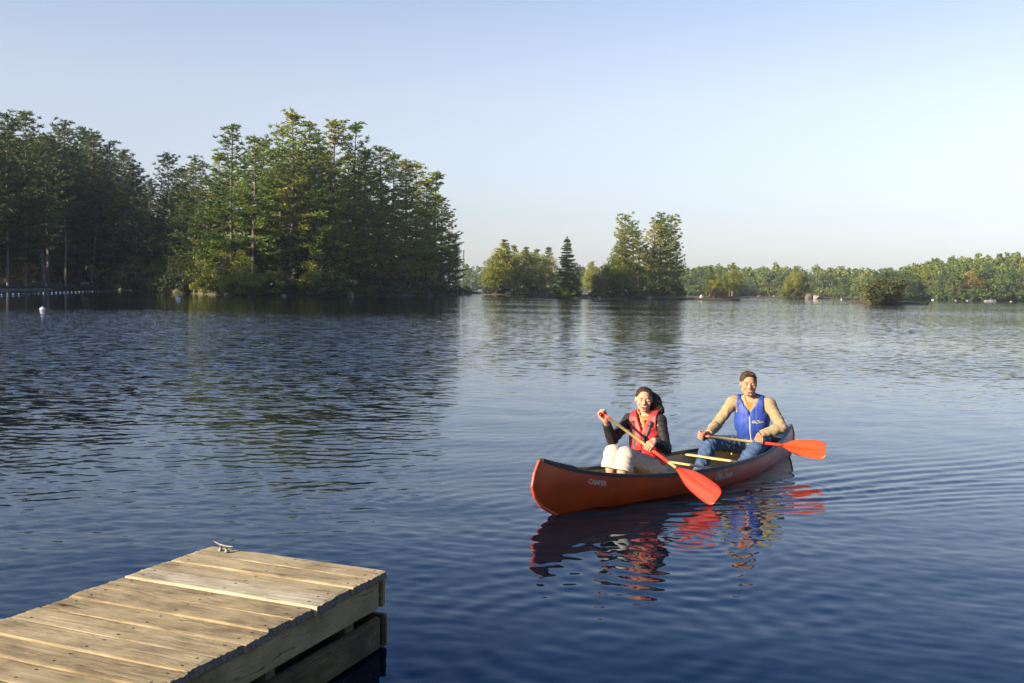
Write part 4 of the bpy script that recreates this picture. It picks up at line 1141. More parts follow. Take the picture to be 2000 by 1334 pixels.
def nets(field, lo, hi, h):
    """surface of field = 0 inside a box (surface nets); coarse look first, fine only near the surface"""
    lo, hi = np.array(lo, float), np.array(hi, float); c = 4
    n = (np.ceil((hi - lo) / (h * c)).astype(int)) + 1
    gx = [lo[i] + h * c * (np.arange(n[i]) + 0.375) for i in range(3)]
    G = np.stack(np.meshgrid(*gx, indexing='ij'), -1).reshape(-1, 3)
    co = field(G).reshape(n)
    fine = np.repeat(np.repeat(np.repeat(co, c, 0), c, 1), c, 2)
    m_ = np.repeat(np.repeat(np.repeat(np.abs(co) < h * c * 2.1, c, 0), c, 1), c, 2)
    ii = np.argwhere(m_)
    fine[m_] = field(lo + ii * h)
    S = fine < 0
    A = [fine[x:x + fine.shape[0] - 1, y:y + fine.shape[1] - 1, z:z + fine.shape[2] - 1] for x, y, z in np.ndindex(2, 2, 2)]
    cnt = sum((a < 0).astype(np.int8) for a in A); act = (cnt > 0) & (cnt < 8)
    ci = np.argwhere(act); off = np.array(list(np.ndindex(2, 2, 2)), float)
    val = np.stack([a[act] for a in A], 1)
    acc = np.zeros((len(ci), 3)); num = np.zeros(len(ci))
    for p in range(8):
        for q in range(p + 1, 8):
            if np.abs(off[p] - off[q]).sum() == 1:
                a, b = val[:, p], val[:, q]; x = (a < 0) != (b < 0)
                t = np.where(x, a / (a - b + 1e-12), 0)
                acc += np.where(x[:, None], off[p] + t[:, None] * (off[q] - off[p]), 0); num += x
    V = lo + h * (ci + acc / num[:, None])
    ids = -np.ones(act.shape, dtype=np.int64); ids[act] = np.arange(len(ci))
    Fs = []
    for ax in range(3):
        sl0 = [slice(1, -1)] * 3; sl1 = [slice(1, -1)] * 3
        sl0[ax] = slice(1, -2); sl1[ax] = slice(2, -1)
        s0, s1 = S[tuple(sl0)], S[tuple(sl1)]
        x = np.argwhere(s0 != s1) + 1; fl = S[tuple(x.T)]
        u, w = (ax + 1) % 3, (ax + 2) % 3; eu = np.zeros(3, int); eu[u] = 1; ew = np.zeros(3, int); ew[w] = 1
        q = np.stack([ids[tuple((x - eu - ew).T)], ids[tuple((x - ew).T)], ids[tuple(x.T)], ids[tuple((x - eu).T)]], 1)
        q[~fl] = q[~fl][:, ::-1]; Fs.append(q)
    F = np.concatenate(Fs); return V, F[(F >= 0).all(1)]
def unit(v): v = np.asarray(v, float); return v / np.linalg.norm(v)
def ik(a, b, l1, l2, pole):
    a, b = np.array(a, float), np.array(b, float); d = b - a; D = np.linalg.norm(d)
    l1, l2 = (l1, l2) if D < (l1 + l2) * 0.995 else (l1 * D / (l1 + l2) * 1.006, l2 * D / (l1 + l2) * 1.006)
    x = (D * D + l1 * l1 - l2 * l2) / (2 * D); hgt = math.sqrt(max(l1 * l1 - x * x, 0))
    u = d / D; p = np.asarray(pole, float); p = unit(p - u * (p @ u))
    return a + u * x + p * hgt
def fist(c, d, w, p, sc=1.0, R=0.016, curl=1.0):
    """capsules of a hand closed round a rod: rod centre c, rod direction d (toward the little finger), w toward the wrist, p out of the back of the hand"""
    d, w, p = unit(d), unit(w), unit(p); out = []
    X = lambda a, b, e_: c + d * a * sc + w * b * sc + p * e_ * sc
    ln = (0.95, 1.05, 1.0, 0.82); wrist = X(0.0, 0.098, 0.012)
    for i in range(4):
        a = (i - 1.5) * 0.0205; r = (0.0092, 0.0095, 0.009, 0.008)[i]; f = ln[i]; o = R + r
        pts = [X(a * 0.95, 0.028, o + 0.006), X(a, -0.016 * f, o + 0.004), X(a, -(o + 0.004) * f, -0.004), X(a * 0.97, -0.010, -o), X(a * 0.92, 0.012 * f, -o * 0.95)]
        for j in range(4): out.append((pts[j], pts[j + 1], r * sc * (1.08 - 0.07 * j), r * sc * (1.02 - 0.07 * j), 0.004))
        out.append((X(a * 0.7, 0.082, 0.014), pts[0], 0.0155 * sc, 0.0115 * sc, 0.012))
    out.append((X(-0.022, 0.075, 0.006), X(-0.040, 0.040, -0.010), 0.015 * sc, 0.0115 * sc, 0.010))
    out.append((X(-0.040, 0.040, -0.010), X(-0.038, 0.008, -0.022), 0.0115 * sc, 0.0098 * sc, 0.006))
    out.append((X(-0.038, 0.008, -0.022), X(-0.032, -0.018, -0.020), 0.0098 * sc, 0.0082 * sc, 0.005))
    return out, wrist
class Head:
    def __init__(s, c, F, U, k, smile, female):
        s.c = np.array(c, float); s.F = unit(F); U = np.array(U, float); s.U = unit(U - s.F * (U @ s.F)); s.R = np.cross(s.F, s.U); s.k = k; s.smile = smile; s.fem = female
        s.M = np.stack([s.R, s.F, s.U])
    def loc(s, P): return ((P - s.c) @ s.M.T) / (s.k * np.array([1.07, 1.0, 1.0]))
    def pt(s, x, y, z): return s.c + (s.R * x * 1.07 + s.F * y + s.U * z) * s.k
    def mouth(s, q): return ell(q, (0, 0.083, -0.062), (0.027, 0.022, 0.0125) if s.smile > 1 else (0.026, 0.018, 0.0065))
    def field(s, P):
        q = s.loc(P); A = np.abs(q); Q = q.copy(); Q[:, 0] = A[:, 0]
        d = ell(q, (0, -0.015, 0.040), (0.074, 0.094, 0.082))
        d = smin(d, ell(q, (0, 0.022, -0.030), (0.060, 0.066, 0.080)), 0.03)
        jw = 0.037 if s.fem else 0.050
        d = smin(d, cap(Q, (jw, 0.0, -0.060), (0.010 if s.fem else 0.014, 0.066, -0.098), 0.019, 0.015 if s.fem else 0.019), 0.025)
        d = smin(d, ell(Q, (0.042, 0.058, -0.028), (0.024, 0.022, 0.022)), 0.018)
        d = smin(d, cap(q, (-0.03, 0.080, 0.022), (0.03, 0.080, 0.022), 0.010, 0.010), 0.018)
        d = smax(d, -ell(Q, (0.031, 0.098, 0.004), (0.017, 0.015, 0.011)), 0.012)
        d = smin(d, cap(q, (0, 0.088, 0.010), (0, 0.108, -0.028), 0.0070 if s.fem else 0.0080, 0.0095 if s.fem else 0.0115), 0.010)
        d = smin(d, ell(Q, (0.012, 0.096, -0.032), (0.009, 0.010, 0.008)), 0.006)
        d = smin(d, ell(q, (0, 0.082, -0.064), (0.030, 0.016, 0.020)), 0.012)
        d = smax(d, -s.mouth(q), 0.004)
        ear = np.maximum(ell(Q, (0.073, -0.008, -0.004), (0.010, 0.018, 0.029)), -ell(Q, (0.085, -0.002, -0.002), (0.008, 0.010, 0.018)))
        return smin(d, ear, 0.006) * s.k
def obj_from_field(name, f, lo, hi, h, mat, root_pt, parent=None, mats=None, keep=None):
    V, F = nets(f, lo, hi, h)
    me = new_mesh(name, V - np.asarray(root_pt), F, mats or (mat,), smooth=True)
    o = link(name, me, parent)
    if parent is None:
        o.location = tuple(canoe_w(np.asarray(root_pt))); o.rotation_euler = (0, 0, CA)
    return o, V
def part(name, mb, mat, parent, root_pt, smooth=True):
    v = np.concatenate(mb.v) - np.asarray(root_pt)
    return link(name, new_mesh(name, v, mb.f, (mat,), smooth), parent)
def skin_mat(name, base, lips):
    mt, t, b = _mat(name)
    at = N(t, "ShaderNodeAttribute"); at.attribute_name = "tint"
    tc = N(t, "ShaderNodeTexCoord"); nz = N(t, "ShaderNodeTexNoise"); nz.inputs["Scale"].default_value = 25; L(t, tc.outputs["Object"], nz.inputs["Vector"])
    hs = N(t, "ShaderNodeHueSaturation"); mr = N(t, "ShaderNodeMapRange"); mr.inputs[3].default_value = 0.9; mr.inputs[4].default_value = 1.1
    L(t, nz.outputs["Fac"], mr.inputs[0]); L(t, mr.outputs[0], hs.inputs["Value"]); L(t, at.outputs["Color"], hs.inputs["Color"])
    L(t, hs.outputs[0], b.inputs["Base Color"]); b.inputs["Roughness"].default_value = 0.58; b.inputs["Specular IOR Level"].default_value = 0.25
    b.inputs["Subsurface Weight"].default_value = 0.12; b.inputs["Subsurface Radius"].default_value = (0.012, 0.005, 0.003); b.inputs["Subsurface Scale"].default_value = 0.5
    return mt
def tint(o, V, hd, base, lip, brow, cheek):
    me = o.data; q = hd.loc(V); A = np.abs(q[:, 0]); c = np.tile(np.array(base), (len(V), 1))
    def mix(w, col): 
        nonlocal c
        w = np.clip(w, 0, 1)[:, None]; c = c * (1 - w) + np.array(col) * w
    front = q[:, 1] > 0.045
    mix(front * np.exp(-((A - 0.042) / 0.018) ** 2 - ((q[:, 2] + 0.03) / 0.02) ** 2) * 0.6, cheek)
    mix(front * np.exp(-(A / 0.012) ** 2 - ((q[:, 2] + 0.03) / 0.012) ** 2) * 0.4, cheek)
    md = hd.mouth(q)
    mix(front * (1 - np.clip((md - 0.004) / 0.003, 0, 1)) * (q[:, 2] > -0.092), lip)
    mix((md < 0.0012) * (q[:, 1] < 0.086) * front, (0.06, 0.012, 0.01))
    bz = 0.024 - 0.25 * np.clip(A - 0.034, 0, 1) - 0.12 * np.clip(0.022 - A, 0, 1)
    mix(front * (A > 0.012) * (A < 0.05) * np.exp(-((q[:, 2] - bz) / 0.0042) ** 2), brow)
    mix(front * np.exp(-((A - 0.031) / 0.014) ** 2 - ((q[:, 2] - 0.004) / 0.008) ** 2) * 0.55, np.array(base) * np.array([0.55, 0.45, 0.42]))
    ca = me.color_attributes.new("tint", 'FLOAT_COLOR', 'POINT')
    ca.data.foreach_set("color", np.concatenate([c, np.ones((len(V), 1))], 1).astype(np.float32).ravel())
M_EYE = simple("eye white", (0.42, 0.38, 0.35), 0.25, 0.02, 20)
M_IRIS = simple("dark iris", (0.03, 0.018, 0.012), 0.2, 0.2, 200)
M_TEETH = simple("teeth", (0.50, 0.46, 0.40), 0.3, 0.03, 40)
def face_bits(hd, body, root):
    for x in (0.031, -0.031):
        eb = MB(); eb.ball(hd.pt(x, 0.076, 0.004), 0.0118 * hd.k, 12, 9)
        ey = part("eye", eb, M_EYE, body, root)
        ib = MB(); ib.ball(hd.pt(x, 0.0855, 0.003), np.array([0.0052, 0.0042, 0.0052]) * hd.k, 10, 7, hd.M.T)
        part("iris", ib, M_IRIS, ey, root)
        lb = MB()                                         # upper and lower lid of a smiling, half-shut eye
        for dz, yy in ((0.0095, 0.0865), (-0.0045, 0.0868)):
            pts = [hd.pt(x + sx, yy - 0.35 * abs(sx) , 0.004 + dz - abs(sx) * 0.38 * (1 if dz > 0 else -0.5)) for sx in (-0.017, -0.009, 0, 0.009, 0.017)]
            lb.tube(pts, np.array([0.002, 0.0034, 0.004, 0.0034, 0.002]) * hd.k, 6)
        part("eyelid", lb, body.data.materials[1], body, root)
    tb = MB()
    n = 9; V, F = [], []
    for i in range(n):
        a = (i / (n - 1) - 0.5) * 1.7
        for z in ((-0.0535, -0.0635) if hd.smile > 1 else (-0.0565, -0.0655)): V.append(hd.pt(0.026 * math.sin(a) / math.sin(0.85) * 0.85, 0.072 + 0.018 * math.cos(a), z))
    F = [(2*i, 2*i+1, 2*i+3, 2*i+2) for i in range(n-1)]
    tb.add(V, F); part("teeth", tb, M_TEETH, body, root)

M_GOLD = simple("gold shaft", (0.56, 0.40, 0.14), 0.32, 0.08, 20, metal=0.55)
M_REDP = simple("red paddle plastic", (0.50, 0.040, 0.018), 0.42, 0.10, 40, 0.1)
M_ORANGEP = simple("orange red paddle plastic", (0.54, 0.055, 0.010), 0.40, 0.06, 40, 0.05)
def paddle(label, grip, tip, hand_t, nrm, bar, m_blade, sleeve):
    """canoe paddle: T grip, metal shaft, plastic sleeve, ribbed blade"""
    G, T = canoe_w(np.array(grip)), canoe_w(np.array(tip)); Lh = np.linalg.norm(T - G); d = (T - G) / Lh
    nr = canoe_w(np.array(nrm)) - canoe_w(np.zeros(3)); nr = unit(nr - d * (nr @ d)); sd = np.cross(d, nr)
    br = canoe_w(np.array(bar)) - canoe_w(np.zeros(3)); br = unit(br - d * (br @ d))
    root = empty("canoe_paddle", tuple(G)); tag(root, label, "paddle", "canoe paddles")
    LB = 0.50; s = MB(); s.tube([d * 0.03, d * (Lh - LB + 0.02)], [0.0148, 0.0148], 12); s.build("shaft", M_GOLD, root, True)
    gm = MB(); gm.tube([-br * 0.048, -br * 0.03, br * 0.03, br * 0.048], [0.010, 0.0155, 0.0155, 0.010], 10); gm.tube([np.zeros(3), d * 0.035, d * 0.085], [0.0165, 0.0175, 0.0165], 12)
    gm.build("grip", M_REDP, root, True)
    sm = MB(); sm.tube([d * sleeve[0], d * (sleeve[0] + 0.006), d * sleeve[1], d * (sleeve[1] + 0.005)], [0.0155, 0.0180, 0.0185, 0.0160], 12); sm.build("sleeve", M_REDP, root, True)
    xs = np.array([0, .06, .14, .24, .36, .5, .65, .8, .9, .96, .99, 1.0]); hw = np.array([.018, .022, .040, .066, .088, .100, .106, .107, .103, .090, .068, .045])
    V, F = [], []; fs = (-1, -.7, -.35, -.2, -.13, -.07, 0, .07, .13, .2, .35, .7, 1)
    for side in (1, -1):
        for x, w in zip(xs, hw):
            for f in fs:
                rr_ = 0.0175 * (1 - x * 0.80); rib = math.sqrt(max(0.0, rr_ * rr_ - (f * w) ** 2)) if x < 0.91 else 0
                th = 0.003 + 0.0035 * (1 - abs(f)) + rib
                V.append(d * (Lh - LB + LB * x) + sd * f * w + nr * (side * th - 0.022 * (f * f) * (w / 0.1) ** 2 * 0.6))
    k = len(fs); n = len(xs); o = n * k
    for i in range(n - 1):
        for j in range(k - 1):
            F.append((i*k+j, i*k+j+1, (i+1)*k+j+1, (i+1)*k+j)); F.append((o+i*k+j, o+(i+1)*k+j, o+(i+1)*k+j+1, o+i*k+j+1))
        for j in (0, k - 1): F.append((i*k+j, (i+1)*k+j, o+(i+1)*k+j, o+i*k+j))
    for i in (0, n - 1):
        for j in range(k - 1): F.append((i*k+j, i*k+j+1, o+i*k+j+1, o+i*k+j))
    link("blade", new_mesh("blade", V, F, (m_blade,), True), root)
    return root

def build_person(S):
    """S holds the joints in the canoe frame (x toward the stern, y toward the far side = the paddlers' right, z up)"""
    J = {k: np.array(v, float) for k, v in S['J'].items()}; k = S['k']; root = J['hip'] - np.array([0, 0, 0.12])
    hd = Head(J['head'], S['face'], S['headup'], S['hk'], S['smile'], S['fem'])
    ty = math.radians(S['yaw']); fw = np.array([-math.cos(ty), -math.sin(ty), 0]); up = unit(J['neck'] - J['hip'])
    fw = unit(fw - up * (fw @ up)); rt = np.cross(fw, up); TM = np.stack([rt, fw, up])
    T = lambda a, b, c_: J['hip'] + (rt * a + fw * b) * k + up * c_ * k
    tl = np.linalg.norm(J['neck'] - J['hip']) / k
    hands = {}
    for sd in 'RL':
        caps, wr = fist(J['hand' + sd], S['rod' + sd], S['wr' + sd], S['back' + sd], S['hs'], S.get('rodr' + sd, 0.017)); hands[sd] = (caps, wr)
        J['wri' + sd] = wr
        J['elb' + sd] = ik(J['sh' + sd], wr, 0.300 * k, 0.262 * k, S['pole' + sd])
    f = 0.92 if S['fem'] else 1.0
    def arm(P, sd, e=0.0, cut=None):
        a, b, c_ = J['sh' + sd], J['elb' + sd], J['wri' + sd]
        d = smin(cap(P, a, b, 0.050 * k * f + e, 0.041 * k * f + e), cap(P, b, b + (c_ - b) * 0.35, 0.041 * k * f + e, 0.041 * k * f + e), 0.02)
        return smin(d, cap(P, b + (c_ - b) * 0.3, c_, 0.041 * k * f + e, 0.026 * k * f + e * 1.25), 0.02)
    def torso(P, e=0.0):
        d = ell(P, T(0, -0.01, 0.02), np.array([0.160, 0.120, 0.13]) * k + e, TM)
        d = smin(d, ell(P, T(0, 0.005, 0.20), np.array([0.142 if not S['fem'] else 0.125, 0.105, 0.17]) * k + e, TM), 0.06)
        d = smin(d, ell(P, T(0, 0.005, tl - 0.19), np.array([0.165 if not S['fem'] else 0.140, 0.112, 0.19]) * k + e, TM), 0.06)
        for sd in 'RL': d = smin(d, cap(P, T(0, -0.01, tl - 0.045), J['sh' + sd], 0.056 * k * f + e, 0.052 * k * f + e), 0.05)
        return d
    def leg(P, sd, e=0.0, er=1.0):
        h = T(0.095 if sd == 'R' else -0.095, 0.0, -0.01); kn, an, ft = J['knee' + sd], J['ank' + sd], J['toe' + sd]
        d = cap(P, h, kn, 0.088 * k * f + e, 0.060 * k * f + e)
        mid = kn + (an - kn) * 0.35
        d = smin(d, cap(P, kn, mid, 0.056 * k * f + e * er, 0.056 * k * f + e * er), 0.03)
        return smin(d, cap(P, mid, an, 0.054 * k * f + e * er, 0.036 * k * f + e * er), 0.03)
    def foot(P, sd):
        an, ft = J['ank' + sd], J['toe' + sd]
        return smin(cap(P, an + [0.03, 0, -0.045], ft, 0.040 * k, 0.030 * k), cap(P, an, an + [0.02, 0, -0.03], 0.038 * k, 0.04 * k), 0.03)
    def neck(P, e=0.0): return cap(P, T(0, -0.01, tl - 0.03), hd.pt(0, -0.022, -0.045), 0.058 * k * f + e, 0.054 * k * f + e)
    def body(P):
        d = torso(P)
        for sd in 'RL':
            d = smin(d, arm(P, sd), 0.03); d = smin(d, smin(leg(P, sd), foot(P, sd), 0.02), 0.03)
        d = smin(d, smin(hd.field(P), neck(P), 0.018 * hd.k), 0.025)
        for sd in 'RL':
            hh = None
            for a, b, ra, rb, kk in hands[sd][0]:
                c_ = cap(P, a, b, ra, rb); hh = c_ if hh is None else smin(hh, c_, kk)
            d = smin(d, smin(hh, cap(P, hands[sd][1], hands[sd][1] + (J['elb' + sd] - hands[sd][1]) * 0.25, 0.024 * k * f, 0.028 * k * f), 0.02), 0.012)
        return d
    pts = np.array([J[x] for x in J]); lo, hi = pts.min(0) - 0.16 * k, pts.max(0) + 0.20 * k; lo[2] = min(lo[2], -0.10); hi[2] = J['head'][2] + 0.17
    o, V = obj_from_field("person", body, lo, hi, 0.0052, None, root, mats=(S['m_skin'], S['m_lid']))
    tint(o, V, hd, S['skin'], S['lip'], S['brow'], S['cheek'])
    tag(o, S['label'], "person")
    face_bits(hd, o, root)
    return dict(o=o, J=J, hd=hd, T=T, TM=TM, tl=tl, k=k, arm=arm, torso=torso, leg=leg, neck=neck, lo=lo, hi=hi, root=root, fw=fw, up=up, rt=rt, f=f)

def LT(B, P):
    """torso frame coordinates (right, forward, up), measured from the hips"""
    return ((P - B['J']['hip']) @ B['TM'].T) / B['k']
def garment(B, name, f, h, mat, lo=None, hi=None, parent=None):
    o, _ = obj_from_field(name, f, B['lo'] if lo is None else lo, B['hi'] if hi is None else hi, h, mat, B['root'], parent or B['o'])
    return o
def sleeve_cut(B, P, sd, d, frac):
    a, b = B['J']['elb' + sd], B['J']['wri' + sd]; u = unit(b - a); c = a + (b - a) * frac
    return np.maximum(d, (P - c) @ u)
def ribbon(B, pts, w, off, thick=0.004):
    """webbing strap lying on a surface: points (torso frame), half width across"""
    P = np.array([B['T'](*p) for p in pts]); mb = MB(); V, F = [], []
    d = np.gradient(P, axis=0); d /= np.linalg.norm(d, axis=1)[:, None]
    for i in range(len(P)):
        nrm = B['fw'] * 0.9 + B['up'] * 0.15; nrm = unit(nrm - d[i] * (nrm @ d[i])); s = np.cross(d[i], nrm)
        for a, b in ((-w, 0), (w, 0), (w, thick), (-w, thick)): V.append(P[i] + s * a + nrm * (b + off))
    for i in range(len(P) - 1):
        for j in range(4): F.append((4*i+j, 4*i+(j+1) % 4, 4*i+4+(j+1) % 4, 4*i+4+j))
    F += [(0, 1, 2, 3), (4*len(P)-1, 4*len(P)-2, 4*len(P)-3, 4*len(P)-4)]
    mb.add(V, F); return mb
def lay(B, field, pts, out=None, lift=0.002):
    """slide torso-frame points along the chest's forward direction onto a garment's surface"""
    res = []
    for p in pts:
        ys = np.linspace(0.34, -0.02, 150); Q = np.array([B['T'](p[0], y, p[1]) for y in ys]); v = field(Q)
        i = int(np.argmax(v < 0)) if (v < 0).any() else 100
        res.append((p[0], ys[i] + lift / B['k'], p[1]))
    return res

# ------------------------------------------------------------------ the man in the stern
M_SKIN = skin_mat("skin", None, None)
M_LID = simple("tanned eyelid", (0.38, 0.20, 0.13), 0.5, 0.05, 60)
M_HAIR_M = simple("short brown hair", (0.045, 0.027, 0.016), 0.65, 0.55, 60, 0.6, spec=0.2, stretch=(1, 1, 2.5))
M_HAIR_W = simple("long dark hair", (0.030, 0.015, 0.010), 0.6, 0.6, 40, 0.6, spec=0.2, stretch=(2, 2, 0.5))
M_FLEECE = simple("tan fleece", (0.235, 0.185, 0.112), 0.95, 0.12, 25, 0.25, spec=0.1)
M_BLUE = simple("blue nylon", (0.020, 0.046, 0.25), 0.55, 0.08, 25, 0.15, spec=0.3)
M_JEANS = simple("blue denim", (0.042, 0.072, 0.140), 0.9, 0.30, 14, 0.3, spec=0.15)
M_BLACK = simple("black strap", (0.022, 0.022, 0.024), 0.6, 0.2, 60, 0.1)
M_ORANGE = simple("orange cotton", (0.62, 0.12, 0.025), 0.9, 0.1, 40)
M_STEEL = simple("steel", (0.6, 0.58, 0.52), 0.3, 0.1, 60, metal=0.9)
M_ZIP = simple("zip tape", (0.42, 0.42, 0.45), 0.5, 0.15, 120)
HEADDIR = np.array([-0.86, -0.50, -0.02])
MAN = dict(k=1.08, hk=1.15, hs=1.12, fem=False, smile=1, yaw=20, face=(-0.80, -0.60, -0.04), headup=(0.02, 0.03, 1.0),
    J=dict(hip=(3.72, 0.0, 0.27), neck=(3.63, 0.0, 0.835), head=(3.56, 0.0, 1.005), shR=(3.545, 0.195, 0.770), shL=(3.70, -0.205, 0.770), handR=(3.035, 0.30, 0.405), handL=(3.44, -0.225, 0.378),
           kneeR=(3.17, 0.26, 0.315), kneeL=(3.36, -0.235, 0.285), ankR=(2.83, 0.20, 0.02), ankL=(3.03, -0.16, 0.0), toeR=(2.66, 0.20, -0.06), toeL=(2.86, -0.14, -0.07)),
    rodR=(0.1, 0.3, -1.0), wrR=(1.0, -0.35, 0.15), backR=(0.1, 0.8, 0.35), poleR=(0.1, 0.45, -0.6), rodL=(0.43, -0.55, -0.03), wrL=(0.75, -0.1, 0.45), backL=(-0.45, -0.35, 0.8), poleL=(0.45, -0.75, -0.2), rodrL=0.020,
    skin=(0.34, 0.180, 0.112), lip=(0.30, 0.11, 0.085), brow=(0.06, 0.035, 0.02), cheek=(0.40, 0.16, 0.105), m_skin=M_SKIN, m_lid=M_LID,
    label="smiling man in a blue life vest and tan sweater sitting in the canoe's stern")
# hands grip along the paddle; keep directions perpendicular to the rod
def square(S, sd):
    r = unit(S['rod' + sd]); w = np.array(S['wr' + sd], float); w = unit(w - r * (w @ r)); b = np.array(S['back' + sd], float); b = unit(b - r * (b @ r)); b = unit(b - w * (b @ w))
    S['rod' + sd], S['wr' + sd], S['back' + sd] = r, w, b
MG, MTIP = np.array([3.035, 0.30, 0.405]), np.array([3.761, -0.90, 0.295])
MD = unit(MTIP - MG); tt = (np.array([3.44, -0.225, 0.378]) - MG) @ MD; MAN['J']['handL'] = tuple(MG + MD * tt); MAN['rodL'] = MD
for sd in 'RL': square(MAN, sd)
B = build_person(MAN); man = B
def man_top(P):
    d = B['torso'](P, 0.016)
    for sd in 'RL': d = smin(d, sleeve_cut(B, P, sd, B['arm'](P, sd, 0.017), 0.95), 0.03)
    q = LT(B, P)
    d = smin(d, np.maximum(B['neck'](P, 0.016), q[:, 2] - (B['tl'] + 0.045 - 0.42 * np.clip(q[:, 1] + 0.03, -0.05, 1))), 0.02)
    opening = np.abs(q[:, 0]) - 0.42 * (q[:, 2] - (B['tl'] - 0.12))
    d = np.maximum(d, -np.where(q[:, 1] > 0.0, np.maximum(opening * B['k'], -0.2), -1) * -1) if False else np.where(q[:, 1] > 0.01, np.maximum(d, -opening * B['k'] * 0.9), d)
    return np.maximum(d, -(q[:, 2] + 0.06) * B['k']) + creases(P, 4, (-0.45, 0, -0.9), 0.05, 0.0062) + 0.0
sh = garment(B, "sweater", man_top, 0.0065, M_FLEECE)
def man_under(P):
    q = LT(B, P); return np.maximum(B['torso'](P, 0.005), np.maximum(np.abs(q[:, 0]) - 0.075, (B['tl'] - 0.18) - q[:, 2])) + np.maximum(0, q[:, 2] - (B['tl'] - 0.03)) * 2
garment(B, "undershirt", man_under, 0.006, M_ORANGE, B['T'](0, 0, B['tl'] - .1) - 0.22, B['T'](0, 0, B['tl'] - .1) + 0.22)
def vest_field(P, e, armr, zlow, vee, neckr, vdepth, slope=0.5, holes=True, low=(0.15, 0.12, 0.18)):
    q = LT(B, P); d = B['torso'](P, e)
    d = smin(d, ell(P, B['T'](0, 0.05, 0.26), np.array(low) * B['k'], B['TM']), 0.05)
    for sd, sx in ((('R', 1), ('L', -1)) if holes else ()):
        s = B['J']['sh' + sd]; u = unit(B['rt'] * sx + B['up'] * 0.10)
        hole = cap(P, s + u * 0.024 - B['up'] * 0.01, s + u * 0.3 - B['up'] * 0.06, armr, armr + 0.04)
        hole = smin(hole, cap(P, s + u * 0.045, s + u * 0.05 - B['up'] * 0.16, armr * 0.85, armr * 0.75), 0.03)
        d = smax(d, -hole, 0.012)
    d = smax(d, (q[:, 2] - (B['tl'] + 0.075)) * B['k'], 0.01)
    d = smax(d, -(B['neck'](P, neckr)), 0.01)
    d = np.where(q[:, 2] > B['tl'] - 0.15, np.maximum(d, (np.abs(q[:, 0]) - 0.142) * B['k']), d) if holes else d
    v = (np.abs(q[:, 0]) - slope * (q[:, 2] - (B['tl'] - vdepth))) * B['k'] * 0.85
    d = np.where(q[:, 1] > 0.0, smax(d, -v, 0.008), d)
    return smax(d, -(q[:, 2] - zlow) * B['k'], 0.015)
def man_vest(P):
    q = LT(B, P); d = vest_field(P, 0.034, 0.088, 0.045, 0, 0.020, 0.15, 0.62, True, (0.176, 0.122, 0.20))
    seam = np.exp(-(q[:, 0] / 0.007) ** 2) * (q[:, 1] > 0) * 0.007                          # groove of the front zip
    chan = np.exp(-((np.abs(q[:, 0]) - 0.062) / 0.006) ** 2) * (q[:, 1] > 0) * 0.004 * (q[:, 2] < 0.5)
    return d + seam + chan + folds(P, 9, 0.16, 0.0030)
vest = garment(B, "life_vest", man_vest, 0.0065, M_BLUE)
def deco(B, name, field, pts, w, mat, parent, lift=0.001, thick=0.004):
    return part(name, ribbon(B, lay(B, field, pts), w, lift, thick), mat, parent, B['root'])
deco(B, "zipper", man_vest, [(0, z) for z in np.linspace(0.07, B['tl'] - 0.17, 14)], 0.006, M_ZIP, vest)
for sx in (-1, 1): deco(B, "buckle", man_vest, [(sx * x, 0.085 - 0.01 * abs(x - 0.05)) for x in np.linspace(0.030, 0.085, 5)], 0.016, M_BLACK, vest, 0.002, 0.010)
deco(B, "tie", man_vest, [(0.008, z) for z in np.linspace(0.035, 0.085, 5)], 0.010, M_BLACK, vest, 0.004, 0.008)
def on_vest(p):
    a = lay(B, man_vest, [(-0.028 - p[0] / 1.0, B['tl'] - 0.245 + p[1])])[0]
    return tuple(B['T'](a[0], a[1] + 0.003, a[2]) - B['root'])
script(OLD_TOWN, 0, 0, 0.027, 0.085, vest, "lettering", on_vest, M_WHITE)
def man_jeans(P):
    d = None
    for sd in 'RL':
        l_ = B['leg'](P, sd, 0.016, 1.5); d = l_ if d is None else smin(d, l_, 0.03)
    q = LT(B, P); seat = np.maximum(ell(P, B['T'](0, -0.01, 0.0), np.array([0.175, 0.135, 0.13]) * B['k'], B['TM']), (q[:, 2] - 0.10) * B['k'])
    return smin(d, seat, 0.04) - 0.004 + creases(P, 21, (-0.75, 0.1, -0.5), 0.075, 0.0095)
garment(B, "jeans", man_jeans, 0.0065, M_JEANS)
def man_shoes(P):
    d = None
    for sd in 'RL':
        an, ft = B['J']['ank' + sd], B['J']['toe' + sd]; c_ = smin(cap(P, an + [0.03, 0, -0.04], ft, 0.052, 0.044), cap(P, an, an + [0.02, 0, -0.03], 0.055, 0.055), 0.03); d = c_ if d is None else np.minimum(d, c_)
    return np.maximum(d, -(P[:, 2] + 0.105))
garment(B, "shoes", man_shoes, 0.009, simple("brown leather", (0.06, 0.035, 0.02), 0.6))
def man_hair(P):
    q = B['hd'].loc(P); d = ell(q, (0, -0.020, 0.047), (0.080, 0.098, 0.086))
    d = smin(d, cap(q, (-0.035, 0.060, 0.108), (0.030, 0.062, 0.106), 0.016, 0.015), 0.02)
    face = ell(q, (0, 0.105, -0.005), (0.070, 0.085, 0.098)); d = smax(d, -face, 0.006)
    d = np.maximum(d, -(q[:, 2] + 0.030 + 0.35 * np.clip(-q[:, 1] - 0.03, -0.06, 0.1) + np.where(q[:, 1] > 0.012, -0.005, 0)))
    ear = ell(np.stack([np.abs(q[:, 0]), q[:, 1], q[:, 2]], 1), (0.080, -0.006, -0.008), (0.02, 0.026, 0.034)); d = smax(d, -ear, 0.004)
    return (d + folds(q * np.array([1, 0.6, 1]), 31, 0.017, 0.0030)) * B['hd'].k
